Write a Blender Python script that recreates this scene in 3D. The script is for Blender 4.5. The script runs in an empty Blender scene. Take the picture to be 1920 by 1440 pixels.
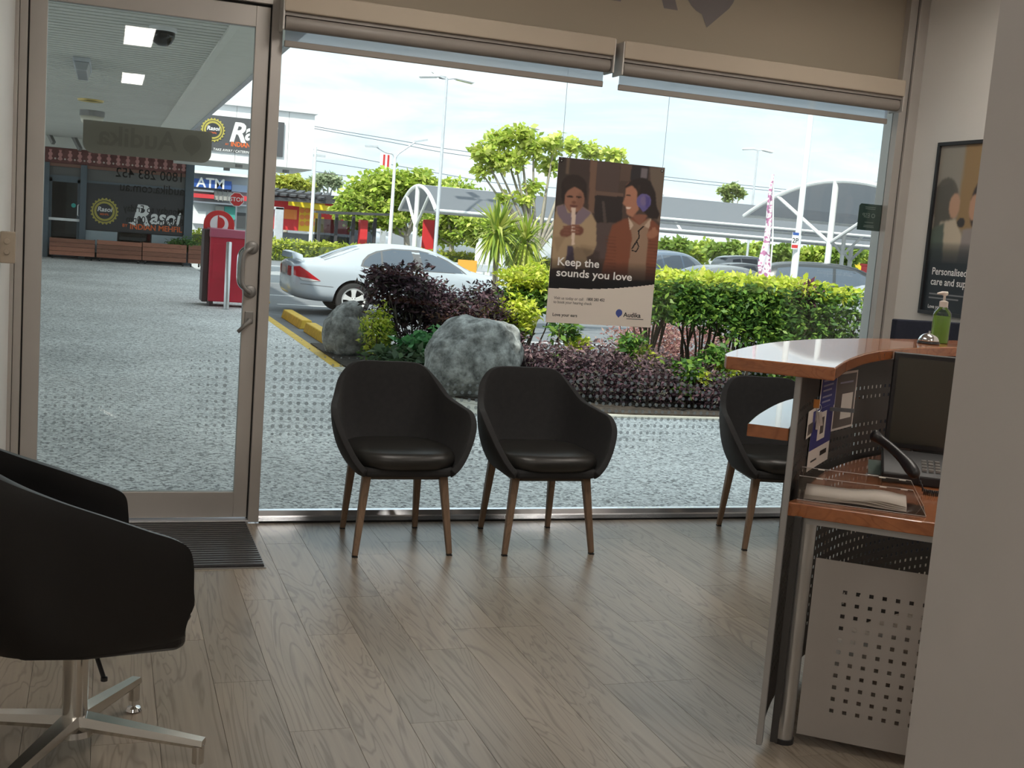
import bpy, bmesh, math, random
import numpy as np
from mathutils import Vector, Matrix
from mathutils.bvhtree import BVHTree
random.seed(7); RNG = np.random.default_rng(11)
SC = bpy.context.scene
COL = SC.collection
PI = math.pi

# ------------------------------------------------------------------ camera
CF, CYAW, CPIT, CROL, CH = 2166.84, 0.344417, 0.126397, 0.0774837, 1.5
cy_, sy_, cp_, sp_, cr_, sr_ = math.cos(CYAW), math.sin(CYAW), math.cos(CPIT), math.sin(CPIT), math.cos(CROL), math.sin(CROL)
FW = Vector((sy_*cp_, cy_*cp_, -sp_)); RT0 = Vector((cy_, -sy_, 0)); UP0 = RT0.cross(FW)
RT = cr_*RT0 + sr_*UP0; UP = -sr_*RT0 + cr_*UP0
camd = bpy.data.cameras.new('camera'); cam = bpy.data.objects.new('camera', camd); COL.objects.link(cam)
camd.sensor_width = 36; camd.lens = CF*36/1920; camd.clip_end = 900; camd.clip_start = 0.05
m = Matrix((RT, UP, -FW)).transposed().to_4x4(); m.translation = Vector((0, 0, CH)); cam.matrix_world = m
SC.camera = cam
def ray(x, y): return FW*CF + RT*(x-960) - UP*(y-720)
def at(x, y, Y):            # where a sight line meets the plane at depth Y
    d = ray(x, y); return Vector((0, 0, CH)) + d*(Y/d.y)
def atz(x, y, z):
    d = ray(x, y); return Vector((0, 0, CH)) + d*((z-CH)/d.z)

# ------------------------------------------------------------------ world, sun, exposure
SC.view_settings.view_transform = 'Standard'; SC.view_settings.look = 'None'
SC.view_settings.exposure = 1.55; SC.view_settings.gamma = 1.0; SC.view_settings.use_curve_mapping = False
W = bpy.data.worlds.new('sky'); SC.world = W; W.use_nodes = True
wn = W.node_tree.nodes; wl = W.node_tree.links; wn.clear()
wo = wn.new('ShaderNodeOutputWorld'); bg = wn.new('ShaderNodeBackground')
tc = wn.new('ShaderNodeTexCoord'); sepx = wn.new('ShaderNodeSeparateXYZ'); wl.new(tc.outputs['Generated'], sepx.inputs[0])
mpw = wn.new('ShaderNodeMapping'); mpw.inputs['Scale'].default_value = (1.0, 1.0, 6.5); wl.new(tc.outputs['Generated'], mpw.inputs[0])
nz = wn.new('ShaderNodeTexNoise'); nz.inputs['Scale'].default_value = 2.6; nz.inputs['Detail'].default_value = 7; nz.inputs['Roughness'].default_value = 0.62; nz.inputs['Distortion'].default_value = 0.6
wl.new(mpw.outputs[0], nz.inputs['Vector'])
rp = wn.new('ShaderNodeValToRGB'); rp.color_ramp.elements[0].position = 0.40; rp.color_ramp.elements[1].position = 0.60
rp.color_ramp.elements[0].color = (0.62, 0.76, 0.86, 1); rp.color_ramp.elements[1].color = (0.84, 0.90, 0.93, 1)
wl.new(nz.outputs['Fac'], rp.inputs[0]); wl.new(rp.outputs[0], bg.inputs[0]); bg.inputs[1].default_value = 0.565
wl.new(bg.outputs[0], wo.inputs[0])
sund = bpy.data.lights.new('sun', 'SUN'); sund.energy = 1.95; sund.angle = math.radians(1.5); sund.color = (1.0, 0.95, 0.86)
suno = bpy.data.objects.new('sun', sund); COL.objects.link(suno)
suno.rotation_euler = Vector((-0.45, -0.50, 0.74)).to_track_quat('Z', 'Y').to_euler()
LAMP = 8.6          # strength of the ceiling panels of the room (built further down)

# ------------------------------------------------------------------ materials
def srgb(r, g, b):
    f = lambda c: (c/255/12.92) if c/255 <= 0.04045 else ((c/255+0.055)/1.055)**2.4
    return (f(r), f(g), f(b), 1)
MATS = {}
def M(name, col=(0.5, 0.5, 0.5), rough=0.6, metal=0.0, var=0.0, scale=6.0, bump=0.0, bscale=80.0, spec=0.5, coat=0.0, stretch=(1, 1, 1), emit=None, obj_rand=0.0, sheen=0.0):
    """Principled material with procedural colour variation and fine relief."""
    if name in MATS: return MATS[name]
    m = bpy.data.materials.new(name); m.use_nodes = True; MATS[name] = m
    n = m.node_tree.nodes; l = m.node_tree.links; b = n['Principled BSDF']
    c = tuple(col[:3]) + (1,)
    b.inputs['Base Color'].default_value = c; b.inputs['Roughness'].default_value = rough; b.inputs['Metallic'].default_value = metal
    b.inputs['Specular IOR Level'].default_value = spec; b.inputs['Coat Weight'].default_value = coat; b.inputs['Sheen Weight'].default_value = sheen
    t = n.new('ShaderNodeTexCoord'); mp = n.new('ShaderNodeMapping'); mp.inputs['Scale'].default_value = stretch; l.new(t.outputs['Object'], mp.inputs[0])
    nzv = n.new('ShaderNodeTexNoise'); nzv.inputs['Scale'].default_value = scale; nzv.inputs['Detail'].default_value = 5; l.new(mp.outputs[0], nzv.inputs['Vector'])
    mr = n.new('ShaderNodeMapRange'); mr.inputs['From Min'].default_value = 0.3; mr.inputs['From Max'].default_value = 0.7; mr.inputs['To Min'].default_value = 1-var; mr.inputs['To Max'].default_value = 1+var
    l.new(nzv.outputs['Fac'], mr.inputs['Value'])
    hs = n.new('ShaderNodeHueSaturation'); hs.inputs['Color'].default_value = c
    if obj_rand:
        oi = n.new('ShaderNodeObjectInfo'); m2 = n.new('ShaderNodeMapRange'); m2.inputs['To Min'].default_value = 1-obj_rand; m2.inputs['To Max'].default_value = 1+obj_rand
        l.new(oi.outputs['Random'], m2.inputs['Value']); mm = n.new('ShaderNodeMath'); mm.operation = 'MULTIPLY'; l.new(mr.outputs[0], mm.inputs[0]); l.new(m2.outputs[0], mm.inputs[1]); l.new(mm.outputs[0], hs.inputs['Value'])
    else: l.new(mr.outputs[0], hs.inputs['Value'])
    l.new(hs.outputs[0], b.inputs['Base Color'])
    if bump:
        n2 = n.new('ShaderNodeTexNoise'); n2.inputs['Scale'].default_value = bscale; n2.inputs['Detail'].default_value = 4; l.new(mp.outputs[0], n2.inputs['Vector'])
        bp = n.new('ShaderNodeBump'); bp.inputs['Strength'].default_value = bump; bp.inputs['Distance'].default_value = 0.01
        l.new(n2.outputs['Fac'], bp.inputs['Height']); l.new(bp.outputs[0], b.inputs['Normal'])
    if emit:
        b.inputs['Emission Color'].default_value = tuple(emit[0][:3])+(1,); b.inputs['Emission Strength'].default_value = emit[1]
    return m
def leafmat(name, trans=0.35, rough=0.45):
    """Leaf: colour comes from the leaf's own tone attribute; part of the light passes through."""
    m = bpy.data.materials.new(name); m.use_nodes = True; n = m.node_tree.nodes; l = m.node_tree.links; b = n['Principled BSDF']
    a = n.new('ShaderNodeAttribute'); a.attribute_name = 'tone'; l.new(a.outputs['Color'], b.inputs['Base Color']); b.inputs['Roughness'].default_value = rough; b.inputs['Specular IOR Level'].default_value = 0.35
    tr = n.new('ShaderNodeBsdfTranslucent'); l.new(a.outputs['Color'], tr.inputs[0]); mx = n.new('ShaderNodeMixShader'); mx.inputs[0].default_value = trans
    l.new(b.outputs[0], mx.inputs[1]); l.new(tr.outputs[0], mx.inputs[2]); l.new(mx.outputs[0], n['Material Output'].inputs[0]); MATS[name] = m; return m
def glassmat(name, tint=(1, 1, 1), refl=1.0, rough=0.0):
    m = bpy.data.materials.new(name); m.use_nodes = True; n = m.node_tree.nodes; l = m.node_tree.links; n.remove(n['Principled BSDF'])
    tr = n.new('ShaderNodeBsdfTransparent'); tr.inputs[0].default_value = tuple(tint)+(1,); gl = n.new('ShaderNodeBsdfGlossy'); gl.inputs['Roughness'].default_value = rough
    fr = n.new('ShaderNodeFresnel'); fr.inputs[0].default_value = 1.45; mm = n.new('ShaderNodeMath'); mm.operation = 'MULTIPLY'; mm.inputs[1].default_value = refl; l.new(fr.outputs[0], mm.inputs[0])
    mx = n.new('ShaderNodeMixShader'); l.new(mm.outputs[0], mx.inputs[0]); l.new(tr.outputs[0], mx.inputs[1]); l.new(gl.outputs[0], mx.inputs[2]); l.new(mx.outputs[0], n['Material Output'].inputs[0]); MATS[name] = m; return m
def filmmat(name, col, opac, transl=0.4):
    """Thin film: partly see-through, partly diffuse and translucent."""
    m = bpy.data.materials.new(name); m.use_nodes = True; n = m.node_tree.nodes; l = m.node_tree.links; n.remove(n['Principled BSDF'])
    tr = n.new('ShaderNodeBsdfTransparent'); df = n.new('ShaderNodeBsdfDiffuse'); df.inputs[0].default_value = tuple(col[:3])+(1,); tl = n.new('ShaderNodeBsdfTranslucent'); tl.inputs[0].default_value = tuple(col[:3])+(1,)
    m1 = n.new('ShaderNodeMixShader'); m1.inputs[0].default_value = transl; l.new(df.outputs[0], m1.inputs[1]); l.new(tl.outputs[0], m1.inputs[2])
    m2 = n.new('ShaderNodeMixShader'); m2.inputs[0].default_value = opac; l.new(tr.outputs[0], m2.inputs[1]); l.new(m1.outputs[0], m2.inputs[2]); l.new(m2.outputs[0], n['Material Output'].inputs[0]); MATS[name] = m; return m
def printmat(name, rough=0.45):
    m = bpy.data.materials.new(name); m.use_nodes = True; n = m.node_tree.nodes; l = m.node_tree.links; b = n['Principled BSDF']
    a = n.new('ShaderNodeAttribute'); a.attribute_name = 'tone'; l.new(a.outputs['Color'], b.inputs['Base Color']); b.inputs['Roughness'].default_value = rough; MATS[name] = m; return m
def woodmat(name, c1, c2, rough=0.45, gscale=1.0, obj_rand=0.1, axis='Y', coat=0.0):
    """Timber: stretched distorted rings and fine pores along one axis."""
    m = bpy.data.materials.new(name); m.use_nodes = True; n = m.node_tree.nodes; l = m.node_tree.links; b = n['Principled BSDF']; MATS[name] = m
    t = n.new('ShaderNodeTexCoord'); oi = n.new('ShaderNodeObjectInfo'); ad = n.new('ShaderNodeVectorMath'); ad.operation = 'ADD'
    sc = n.new('ShaderNodeVectorMath'); sc.operation = 'SCALE'; sc.inputs['Scale'].default_value = 37.0; cmb = n.new('ShaderNodeCombineXYZ')
    l.new(oi.outputs['Random'], cmb.inputs[0]); l.new(oi.outputs['Random'], cmb.inputs[1]); l.new(cmb.outputs[0], sc.inputs[0]); l.new(t.outputs['Object'], ad.inputs[0]); l.new(sc.outputs[0], ad.inputs[1])
    mp = n.new('ShaderNodeMapping'); k = {'X': (0.11, 1, 1), 'Y': (1, 0.11, 1), 'Z': (1, 1, 0.11)}[axis]; mp.inputs['Scale'].default_value = tuple(q*gscale for q in k); l.new(ad.outputs[0], mp.inputs[0])
    na = n.new('ShaderNodeTexNoise'); na.inputs['Scale'].default_value = 7.0; na.inputs['Detail'].default_value = 3; na.inputs['Distortion'].default_value = 0.9; l.new(mp.outputs[0], na.inputs['Vector'])
    mu = n.new('ShaderNodeMath'); mu.operation = 'MULTIPLY'; mu.inputs[1].default_value = 26.0; l.new(na.outputs['Fac'], mu.inputs[0])
    fr = n.new('ShaderNodeMath'); fr.operation = 'PINGPONG'; fr.inputs[1].default_value = 1.0; l.new(mu.outputs[0], fr.inputs[0])
    mp2 = n.new('ShaderNodeMapping'); k2 = {'X': (2, 70, 70), 'Y': (70, 2, 70), 'Z': (70, 70, 2)}[axis]; mp2.inputs['Scale'].default_value = tuple(q*gscale for q in k2); l.new(ad.outputs[0], mp2.inputs[0])
    nb = n.new('ShaderNodeTexNoise'); nb.inputs['Scale'].default_value = 1.0; nb.inputs['Detail'].default_value = 3; l.new(mp2.outputs[0], nb.inputs['Vector'])
    r1 = n.new('ShaderNodeValToRGB'); r1.color_ramp.elements[0].position = 0.0; r1.color_ramp.elements[0].color = tuple(c2)+(1,); r1.color_ramp.elements[1].position = 0.40; r1.color_ramp.elements[1].color = tuple(c1)+(1,); l.new(fr.outputs[0], r1.inputs[0])
    mr = n.new('ShaderNodeMapRange'); mr.inputs['From Min'].default_value = 0.3; mr.inputs['From Max'].default_value = 0.7; mr.inputs['To Min'].default_value = 0.9; mr.inputs['To Max'].default_value = 1.08; l.new(nb.outputs['Fac'], mr.inputs['Value'])
    m2 = n.new('ShaderNodeMapRange'); m2.inputs['To Min'].default_value = 1-obj_rand; m2.inputs['To Max'].default_value = 1+obj_rand; l.new(oi.outputs['Random'], m2.inputs['Value'])
    mm = n.new('ShaderNodeMath'); mm.operation = 'MULTIPLY'; l.new(mr.outputs[0], mm.inputs[0]); l.new(m2.outputs[0], mm.inputs[1])
    hs = n.new('ShaderNodeHueSaturation'); l.new(r1.outputs[0], hs.inputs['Color']); l.new(mm.outputs[0], hs.inputs['Value']); l.new(hs.outputs[0], b.inputs['Base Color'])
    b.inputs['Roughness'].default_value = rough; b.inputs['Coat Weight'].default_value = coat
    bp = n.new('ShaderNodeBump'); bp.inputs['Strength'].default_value = 0.12; bp.inputs['Distance'].default_value = 0.003; l.new(nb.outputs['Fac'], bp.inputs['Height']); l.new(bp.outputs[0], b.inputs['Normal'])
    return m

# ------------------------------------------------------------------ mesh helpers
class MB:
    """Collects vertices and faces; build() links them as one mesh object."""
    def __init__(s): s.v = []; s.f = []; s.mi = []
    def add(s, vs, fs, mi=0):
        o = len(s.v); s.v += [tuple(p) for p in vs]; s.f += [tuple(i+o for i in q) for q in fs]; s.mi += [mi]*len(fs); return s
    def box(s, x0, y0, z0, x1, y1, z1, mi=0, mat=None):
        vs = [(x0, y0, z0), (x1, y0, z0), (x1, y1, z0), (x0, y1, z0), (x0, y0, z1), (x1, y0, z1), (x1, y1, z1), (x0, y1, z1)]
        if mat is not None: vs = [mat @ Vector(p) for p in vs]
        return s.add(vs, [(3, 2, 1, 0), (4, 5, 6, 7), (0, 1, 5, 4), (1, 2, 6, 5), (2, 3, 7, 6), (3, 0, 4, 7)], mi)
    def bar(s, a, b, w, h, mi=0, up=(0, 0, 1), w2=None, h2=None):
        """Box section from a to b, w across and h along up, may taper."""
        a = Vector(a); b = Vector(b); d = (b-a).normalized(); u = Vector(up); sx = d.cross(u)
        if sx.length < 1e-4: sx = d.cross(Vector((0, 1, 0)))
        sx.normalize(); u = sx.cross(d).normalized(); w2 = w if w2 is None else w2; h2 = h if h2 is None else h2; vs = []
        for p, ww, hh in ((a, w, h), (b, w2, h2)):
            for i, j in ((-1, -1), (1, -1), (1, 1), (-1, 1)): vs.append(p + sx*i*ww/2 + u*j*hh/2)
        return s.add(vs, [(0, 1, 2, 3), (7, 6, 5, 4), (0, 4, 5, 1), (1, 5, 6, 2), (2, 6, 7, 3), (3, 7, 4, 0)], mi)
    def tube(s, pts, r, n=8, mi=0, cap=True, r2=None):
        """Round section along a polyline; r is one radius or one per point."""
        pts = [Vector(p) for p in pts]; k = len(pts)
        rs = list(r) if hasattr(r, '__len__') else [r + ((r2 if r2 is not None else r)-r)*i/max(1, k-1) for i in range(k)]
        ref = None; vs = []
        for i, p in enumerate(pts):
            d = (pts[min(i+1, k-1)] - pts[max(i-1, 0)]).normalized()
            if ref is None: ref = Vector((0, 0, 1)) if abs(d.z) < 0.9 else Vector((1, 0, 0))
            a = d.cross(ref)
            if a.length < 1e-5: ref = Vector((0, 1, 0)); a = d.cross(ref)
            a.normalize(); b = a.cross(d).normalized(); ref = b
            for q in range(n):
                t = 2*PI*q/n; vs.append(p + (a*math.cos(t) + b*math.sin(t))*rs[i])
        fs = []
        for i in range(k-1):
            for q in range(n): fs.append((i*n+q, i*n+(q+1) % n, (i+1)*n+(q+1) % n, (i+1)*n+q))
        if cap: fs.append(tuple(range(n))); fs.append(tuple((k-1)*n+q for q in reversed(range(n))))
        return s.add(vs, fs, mi)
    def cyl(s, x, y, z0, z1, r, n=16, mi=0, r2=None): return s.tube([(x, y, z0), (x, y, z1)], r, n, mi, True, r2)
    def lathe(s, prof, n=20, c=(0, 0, 0), mi=0, axis='Z', cap=True):
        vs = []; k = len(prof)
        for r, z in prof:
            for q in range(n):
                t = 2*PI*q/n; p = (r*math.cos(t), r*math.sin(t), z)
                if axis == 'Y': p = (p[0], p[2], p[1])
                if axis == 'X': p = (p[2], p[0], p[1])
                vs.append((p[0]+c[0], p[1]+c[1], p[2]+c[2]))
        fs = [(i*n+q, i*n+(q+1) % n, (i+1)*n+(q+1) % n, (i+1)*n+q) for i in range(k-1) for q in range(n)]
        if cap and prof[0][0] > 1e-6: fs.append(tuple(reversed(range(n))))
        if cap and prof[-1][0] > 1e-6: fs.append(tuple((k-1)*n+q for q in range(n)))
        return s.add(vs, fs, mi)
    def prism(s, poly, a, b, plane='XY', mi=0):
        """Polygon extruded from a to b along the axis that plane leaves out."""
        def P(u, v, w): return {'XY': (u, v, w), 'XZ': (u, w, v), 'YZ': (w, u, v)}[plane]
        n = len(poly); vs = [P(u, v, a) for u, v in poly] + [P(u, v, b) for u, v in poly]
        fs = [tuple(range(n)), tuple(reversed(range(n, 2*n)))] + [(i, n+i, n+(i+1) % n, (i+1) % n) for i in range(n)]
        return s.add(vs, fs, mi)
    def strip(s, A, B, mi=0, close=False):
        n = len(A); k = n if close else n-1
        return s.add(list(A)+list(B), [(i, (i+1) % n, n+(i+1) % n, n+i) for i in range(k)], mi)
    def grid(s, G, mi=0, cu=False, cv=False):
        nu = len(G); nv = len(G[0]); vs = [p for row in G for p in row]
        fs = [(i*nv+j, ((i+1) % nu)*nv+j, ((i+1) % nu)*nv+(j+1) % nv, i*nv+(j+1) % nv) for i in range(nu if cu else nu-1) for j in range(nv if cv else nv-1)]
        return s.add(vs, fs, mi)
    def build(s, name, mats, parent=None, smooth=False, bevel=0.0, bseg=2, sub=0, solid=0.0, fix=True):
        me = bpy.data.meshes.new(name); me.from_pydata(s.v, [], s.f)
        mats = mats if isinstance(mats, (list, tuple)) else [mats]
        for q in mats: me.materials.append(MATS[q] if isinstance(q, str) else q)
        me.polygons.foreach_set('material_index', s.mi)
        if fix or bevel or sub or solid:
            bm = bmesh.new(); bm.from_mesh(me)
            bmesh.ops.recalc_face_normals(bm, faces=bm.faces)
            bm.to_mesh(me); bm.free()
        o = bpy.data.objects.new(name, me); COL.objects.link(o)
        if parent is not None: o.parent = parent
        if solid: md = o.modifiers.new('solid', 'SOLIDIFY'); md.thickness = solid; md.offset = 0
        if bevel: md = o.modifiers.new('bevel', 'BEVEL'); md.width = bevel; md.segments = bseg; md.limit_method = 'ANGLE'; md.angle_limit = 0.6
        if sub: md = o.modifiers.new('sub', 'SUBSURF'); md.levels = sub; md.render_levels = sub
        if smooth:
            me.polygons.foreach_set('use_smooth', [True]*len(me.polygons))
            if smooth == 'auto': me.set_sharp_from_angle(angle=0.7)
        me.update(); return o
def tag(o, label=None, cat=None, group=None, kind=None):
    if label: o['label'] = label
    if cat: o['category'] = cat
    if group: o['group'] = group
    if kind: o['kind'] = kind
    return o
def thing(name, label=None, cat=None, loc=(0, 0, 0), rz=0.0, group=None, kind=None):
    o = bpy.data.objects.new(name, None); COL.objects.link(o); o.location = loc; o.rotation_euler = (0, 0, rz); o.empty_display_size = 0.1
    return tag(o, label, cat, group, kind)
def copy_tree(o, parent=None):
    c = o.copy(); COL.objects.link(c); c.parent = parent
    for ch in o.children: copy_tree(ch, c)
    return c
def catmull(P, n):
    """Smooth curve through the points P, n samples per span."""
    P = [Vector(p) for p in P]; out = []
    for i in range(len(P)-1):
        a = P[max(i-1, 0)]; b = P[i]; c = P[i+1]; d = P[min(i+2, len(P)-1)]
        for k in range(n):
            t = k/n; out.append(0.5*((2*b) + (c-a)*t + (2*a-5*b+4*c-d)*t*t + (3*b-a-3*c+d)*t**3))
    out.append(P[-1]); return out
_txt_cache = {}
def text(s, size, mat, name='lettering', parent=None, loc=(0, 0, 0), right=(1, 0, 0), up=(0, 0, 1), bold=0.0, align='LEFT', depth=0.0006, shear=0.0, width=1.0, mirror=False, spacing=1.0):
    """Lettering as a mesh standing on the plane of right and up; mirrored when read from behind."""
    key = (s, round(bold, 4), align, shear, spacing)
    if key not in _txt_cache:
        cu = bpy.data.curves.new('t', 'FONT'); cu.body = s; cu.size = 1.0; cu.align_x = align; cu.offset = bold; cu.shear = shear; cu.space_character = spacing; cu.resolution_u = 3; cu.fill_mode = 'FRONT'
        to = bpy.data.objects.new('t', cu); COL.objects.link(to); dg = bpy.context.evaluated_depsgraph_get(); me = bpy.data.meshes.new_from_object(to.evaluated_get(dg))
        bpy.data.objects.remove(to); bpy.data.curves.remove(cu)
        vs = [v.co.copy() for v in me.vertices]; fs = [tuple(p.vertices) for p in me.polygons]; bpy.data.meshes.remove(me); _txt_cache[key] = (vs, fs)
    vs, fs = _txt_cache[key]; R = Vector(right).normalized(); U = Vector(up).normalized(); L = Vector(loc); sx = -1 if mirror else 1
    me = bpy.data.meshes.new(name); me.from_pydata([L + R*(v.x*size*width*sx) + U*(v.y*size) for v in vs], [], fs); me.materials.append(MATS[mat] if isinstance(mat, str) else mat)
    o = bpy.data.objects.new(name, me); COL.objects.link(o)
    if parent is not None: o.parent = parent
    return o
def fast_mesh(name, verts, nper, mat, parent=None, tone=None, smooth=False):
    """Many separate n-gons at once (leaves, dots): verts is (k, nper, 3), tone is (k, 3)."""
    k = len(verts); me = bpy.data.meshes.new(name); me.vertices.add(k*nper); me.vertices.foreach_set('co', np.asarray(verts, dtype=np.float32).ravel())
    me.loops.add(k*nper); me.loops.foreach_set('vertex_index', np.arange(k*nper, dtype=np.int32)); me.polygons.add(k)
    me.polygons.foreach_set('loop_start', np.arange(0, k*nper, nper, dtype=np.int32)); me.polygons.foreach_set('loop_total', np.full(k, nper, dtype=np.int32))
    if tone is not None:
        a = me.attributes.new('tone', 'FLOAT_COLOR', 'POINT'); c = np.ones((k, nper, 4), dtype=np.float32); c[:, :, :3] = np.asarray(tone)[:, None, :]; a.data.foreach_set('color', c.ravel())
    me.materials.append(MATS[mat] if isinstance(mat, str) else mat); me.update(calc_edges=True)
    o = bpy.data.objects.new(name, me); COL.objects.link(o)
    if parent is not None: o.parent = parent
    return o
def leaves(name, centres, size, cols, mat, parent, up_bias=0.4, aspect=0.45, jit=0.35, out=None):
    """Folded diamond leaves at the given centres with random facing; cols is a list of linear colours."""
    c = np.asarray(centres, dtype=np.float32); k = len(c); d = RNG.normal(size=(k, 3)); d[:, 2] = d[:, 2]*0.6
    if out is not None: d += out*0.8
    d /= np.linalg.norm(d, axis=1)[:, None]; nrm = RNG.normal(size=(k, 3)); nrm[:, 2] += up_bias*3
    s = np.cross(d, nrm); s /= np.linalg.norm(s, axis=1)[:, None]+1e-6; n2 = np.cross(s, d)
    L = size*(1+jit*(RNG.random(k)*2-1)); L = L[:, None]; w = L*aspect
    a = c; b = c+d*L*0.5+s*w*0.5+n2*L*0.06; t = c+d*L-n2*L*0.08; e = c+d*L*0.5-s*w*0.5+n2*L*0.06
    V = np.stack([a, b, t, e], axis=1); cols = np.asarray(cols, dtype=np.float32)
    tone = cols[RNG.integers(0, len(cols), k)] if cols.ndim == 2 and len(cols) != k else cols
    tone = tone*(0.8+0.4*RNG.random((k, 1)))
    o = fast_mesh(name, V, 4, mat, parent, tone); o['kind'] = 'stuff'; return o
# ------------------------------------------------------------------ material library
M('wall_paint', (0.70, 0.68, 0.65), 0.75, var=0.02, scale=3, bump=0.03, bscale=120)
M('wall_paint_grey', (0.52, 0.49, 0.47), 0.75, var=0.03, scale=3, bump=0.03, bscale=120)
M('ceiling_white', (0.8, 0.8, 0.78), 0.8, var=0.02)
M('alu', (0.50, 0.47, 0.44), 0.42, 0.35, var=0.04, scale=4)
M('alu_bright', (0.62, 0.63, 0.66), 0.35, 0.5, var=0.05)
M('alu_dark', (0.30, 0.29, 0.28), 0.45, 0.4, var=0.05)
M('gasket', (0.012, 0.012, 0.012), 0.6)
M('black_plastic', (0.018, 0.018, 0.02), 0.4, var=0.1)
M('chrome', (0.78, 0.78, 0.78), 0.12, 1.0)
M('polished_alu', (0.66, 0.65, 0.62), 0.2, 1.0, var=0.05)
M('steel', (0.6, 0.6, 0.6), 0.3, 0.9, var=0.06)
M('galv', (0.55, 0.57, 0.6), 0.5, 0.3, var=0.08)
M('white_paint', (0.82, 0.82, 0.82), 0.5, var=0.03)
M('white_steel', (0.80, 0.81, 0.80), 0.45, var=0.04)
M('beige_plastic', (0.42, 0.35, 0.27), 0.45, var=0.03)
M('ink', (0.006, 0.006, 0.008), 0.6); M('ink_white', (0.85, 0.84, 0.82), 0.5); M('ink_blue', (0.06, 0.09, 0.32), 0.5)
M('ink_grey', (0.07, 0.07, 0.07), 0.6); M('ink_orange', (0.85, 0.16, 0.03), 0.5); M('ink_gold', (0.45, 0.38, 0.08), 0.5); M('ink_red', (0.6, 0.03, 0.03), 0.5)
M('blind_fabric', (0.46, 0.39, 0.31), 0.8, var=0.04, scale=3); M('blind_bar', (0.27, 0.24, 0.215), 0.5, var=0.03)
filmmat('blind_screen', (0.62, 0.68, 0.76), 0.62, 0.75)
filmmat('dot_film', (0.36, 0.36, 0.36), 0.62, 0.45)
filmmat('sign_film', (0.50, 0.49, 0.45), 0.95, 0.2); filmmat('sign_film_dark', (0.43, 0.42, 0.39), 0.95, 0.2)
filmmat('upper_film', (0.47, 0.405, 0.32), 0.98, 0.30); filmmat('upper_film_dark', (0.27, 0.245, 0.25), 0.98, 0.25)
filmmat('green_film', (0.10, 0.16, 0.14), 0.93, 0.3)
glassmat('pane', (0.93, 0.96, 0.95), 1.0)
glassmat('shop_glass', (0.35, 0.38, 0.40), 1.6)
glassmat('acrylic', (0.9, 0.88, 0.86), 1.3)
woodmat('floor_plank', (0.30, 0.25, 0.197), (0.20, 0.162, 0.124), 0.33, 1.0, 0.13, 'Y')
woodmat('cherry', (0.40, 0.14, 0.052), (0.32, 0.108, 0.04), 0.2, 0.8, 0.0, 'X', 0.6)
woodmat('leg_wood', (0.235, 0.155, 0.10), (0.185, 0.12, 0.075), 0.5, 2.0, 0.05, 'Z')
woodmat('planter_wood', (0.32, 0.13, 0.08), (0.24, 0.09, 0.055), 0.6, 1.0, 0.25, 'X')
M('asphalt', (0.16, 0.168, 0.18), 0.85, var=0.12, scale=3, bump=0.2, bscale=150)
M('road_pale', (0.32, 0.33, 0.34), 0.85, var=0.1, scale=1.5)
M('line_white', (0.7, 0.7, 0.7), 0.7, var=0.15, scale=6); M('line_yellow', (0.72, 0.46, 0.05), 0.7, var=0.18, scale=9)
M('soil', (0.045, 0.034, 0.026), 0.95, var=0.5, scale=14, bump=0.6, bscale=30)
M('soffit', (0.66, 0.655, 0.60), 0.75, var=0.04, scale=1.0); M('soffit_smooth', (0.78, 0.77, 0.70), 0.7, var=0.03)
M('concrete_edge', (0.56, 0.53, 0.46), 0.85, var=0.1, scale=8)
def aggregate():
    m = bpy.data.materials.new('aggregate'); m.use_nodes = True; MATS['aggregate'] = m; n = m.node_tree.nodes; l = m.node_tree.links; b = n['Principled BSDF']
    t = n.new('ShaderNodeTexCoord'); v = n.new('ShaderNodeTexVoronoi'); v.inputs['Scale'].default_value = 58; l.new(t.outputs['Object'], v.inputs['Vector'])
    sp = n.new('ShaderNodeSeparateColor'); l.new(v.outputs['Color'], sp.inputs[0])
    r = n.new('ShaderNodeValToRGB'); e = r.color_ramp.elements; e[0].color = (0.20, 0.20, 0.20, 1); e[1].color = (0.97, 0.965, 0.95, 1); e[0].position = 0.0; e[1].position = 1.0
    q = e.new(0.45); q.color = (0.70, 0.70, 0.695, 1); l.new(sp.outputs[0], r.inputs[0])
    nn = n.new('ShaderNodeTexNoise'); nn.inputs['Scale'].default_value = 0.7; nn.inputs['Detail'].default_value = 6; l.new(t.outputs['Object'], nn.inputs['Vector'])
    mr = n.new('ShaderNodeMapRange'); mr.inputs['From Min'].default_value = 0.3; mr.inputs['From Max'].default_value = 0.7; mr.inputs['To Min'].default_value = 0.85; mr.inputs['To Max'].default_value = 1.15; l.new(nn.outputs['Fac'], mr.inputs['Value'])
    hs = n.new('ShaderNodeHueSaturation'); l.new(r.outputs[0], hs.inputs['Color']); l.new(mr.outputs[0], hs.inputs['Value']); l.new(hs.outputs[0], b.inputs['Base Color'])
    b.inputs['Roughness'].default_value = 0.8; bp = n.new('ShaderNodeBump'); bp.inputs['Strength'].default_value = 0.5; bp.inputs['Distance'].default_value = 0.006; l.new(v.outputs['Distance'], bp.inputs['Height']); bp.invert = True; l.new(bp.outputs[0], b.inputs['Normal'])
aggregate()

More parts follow.
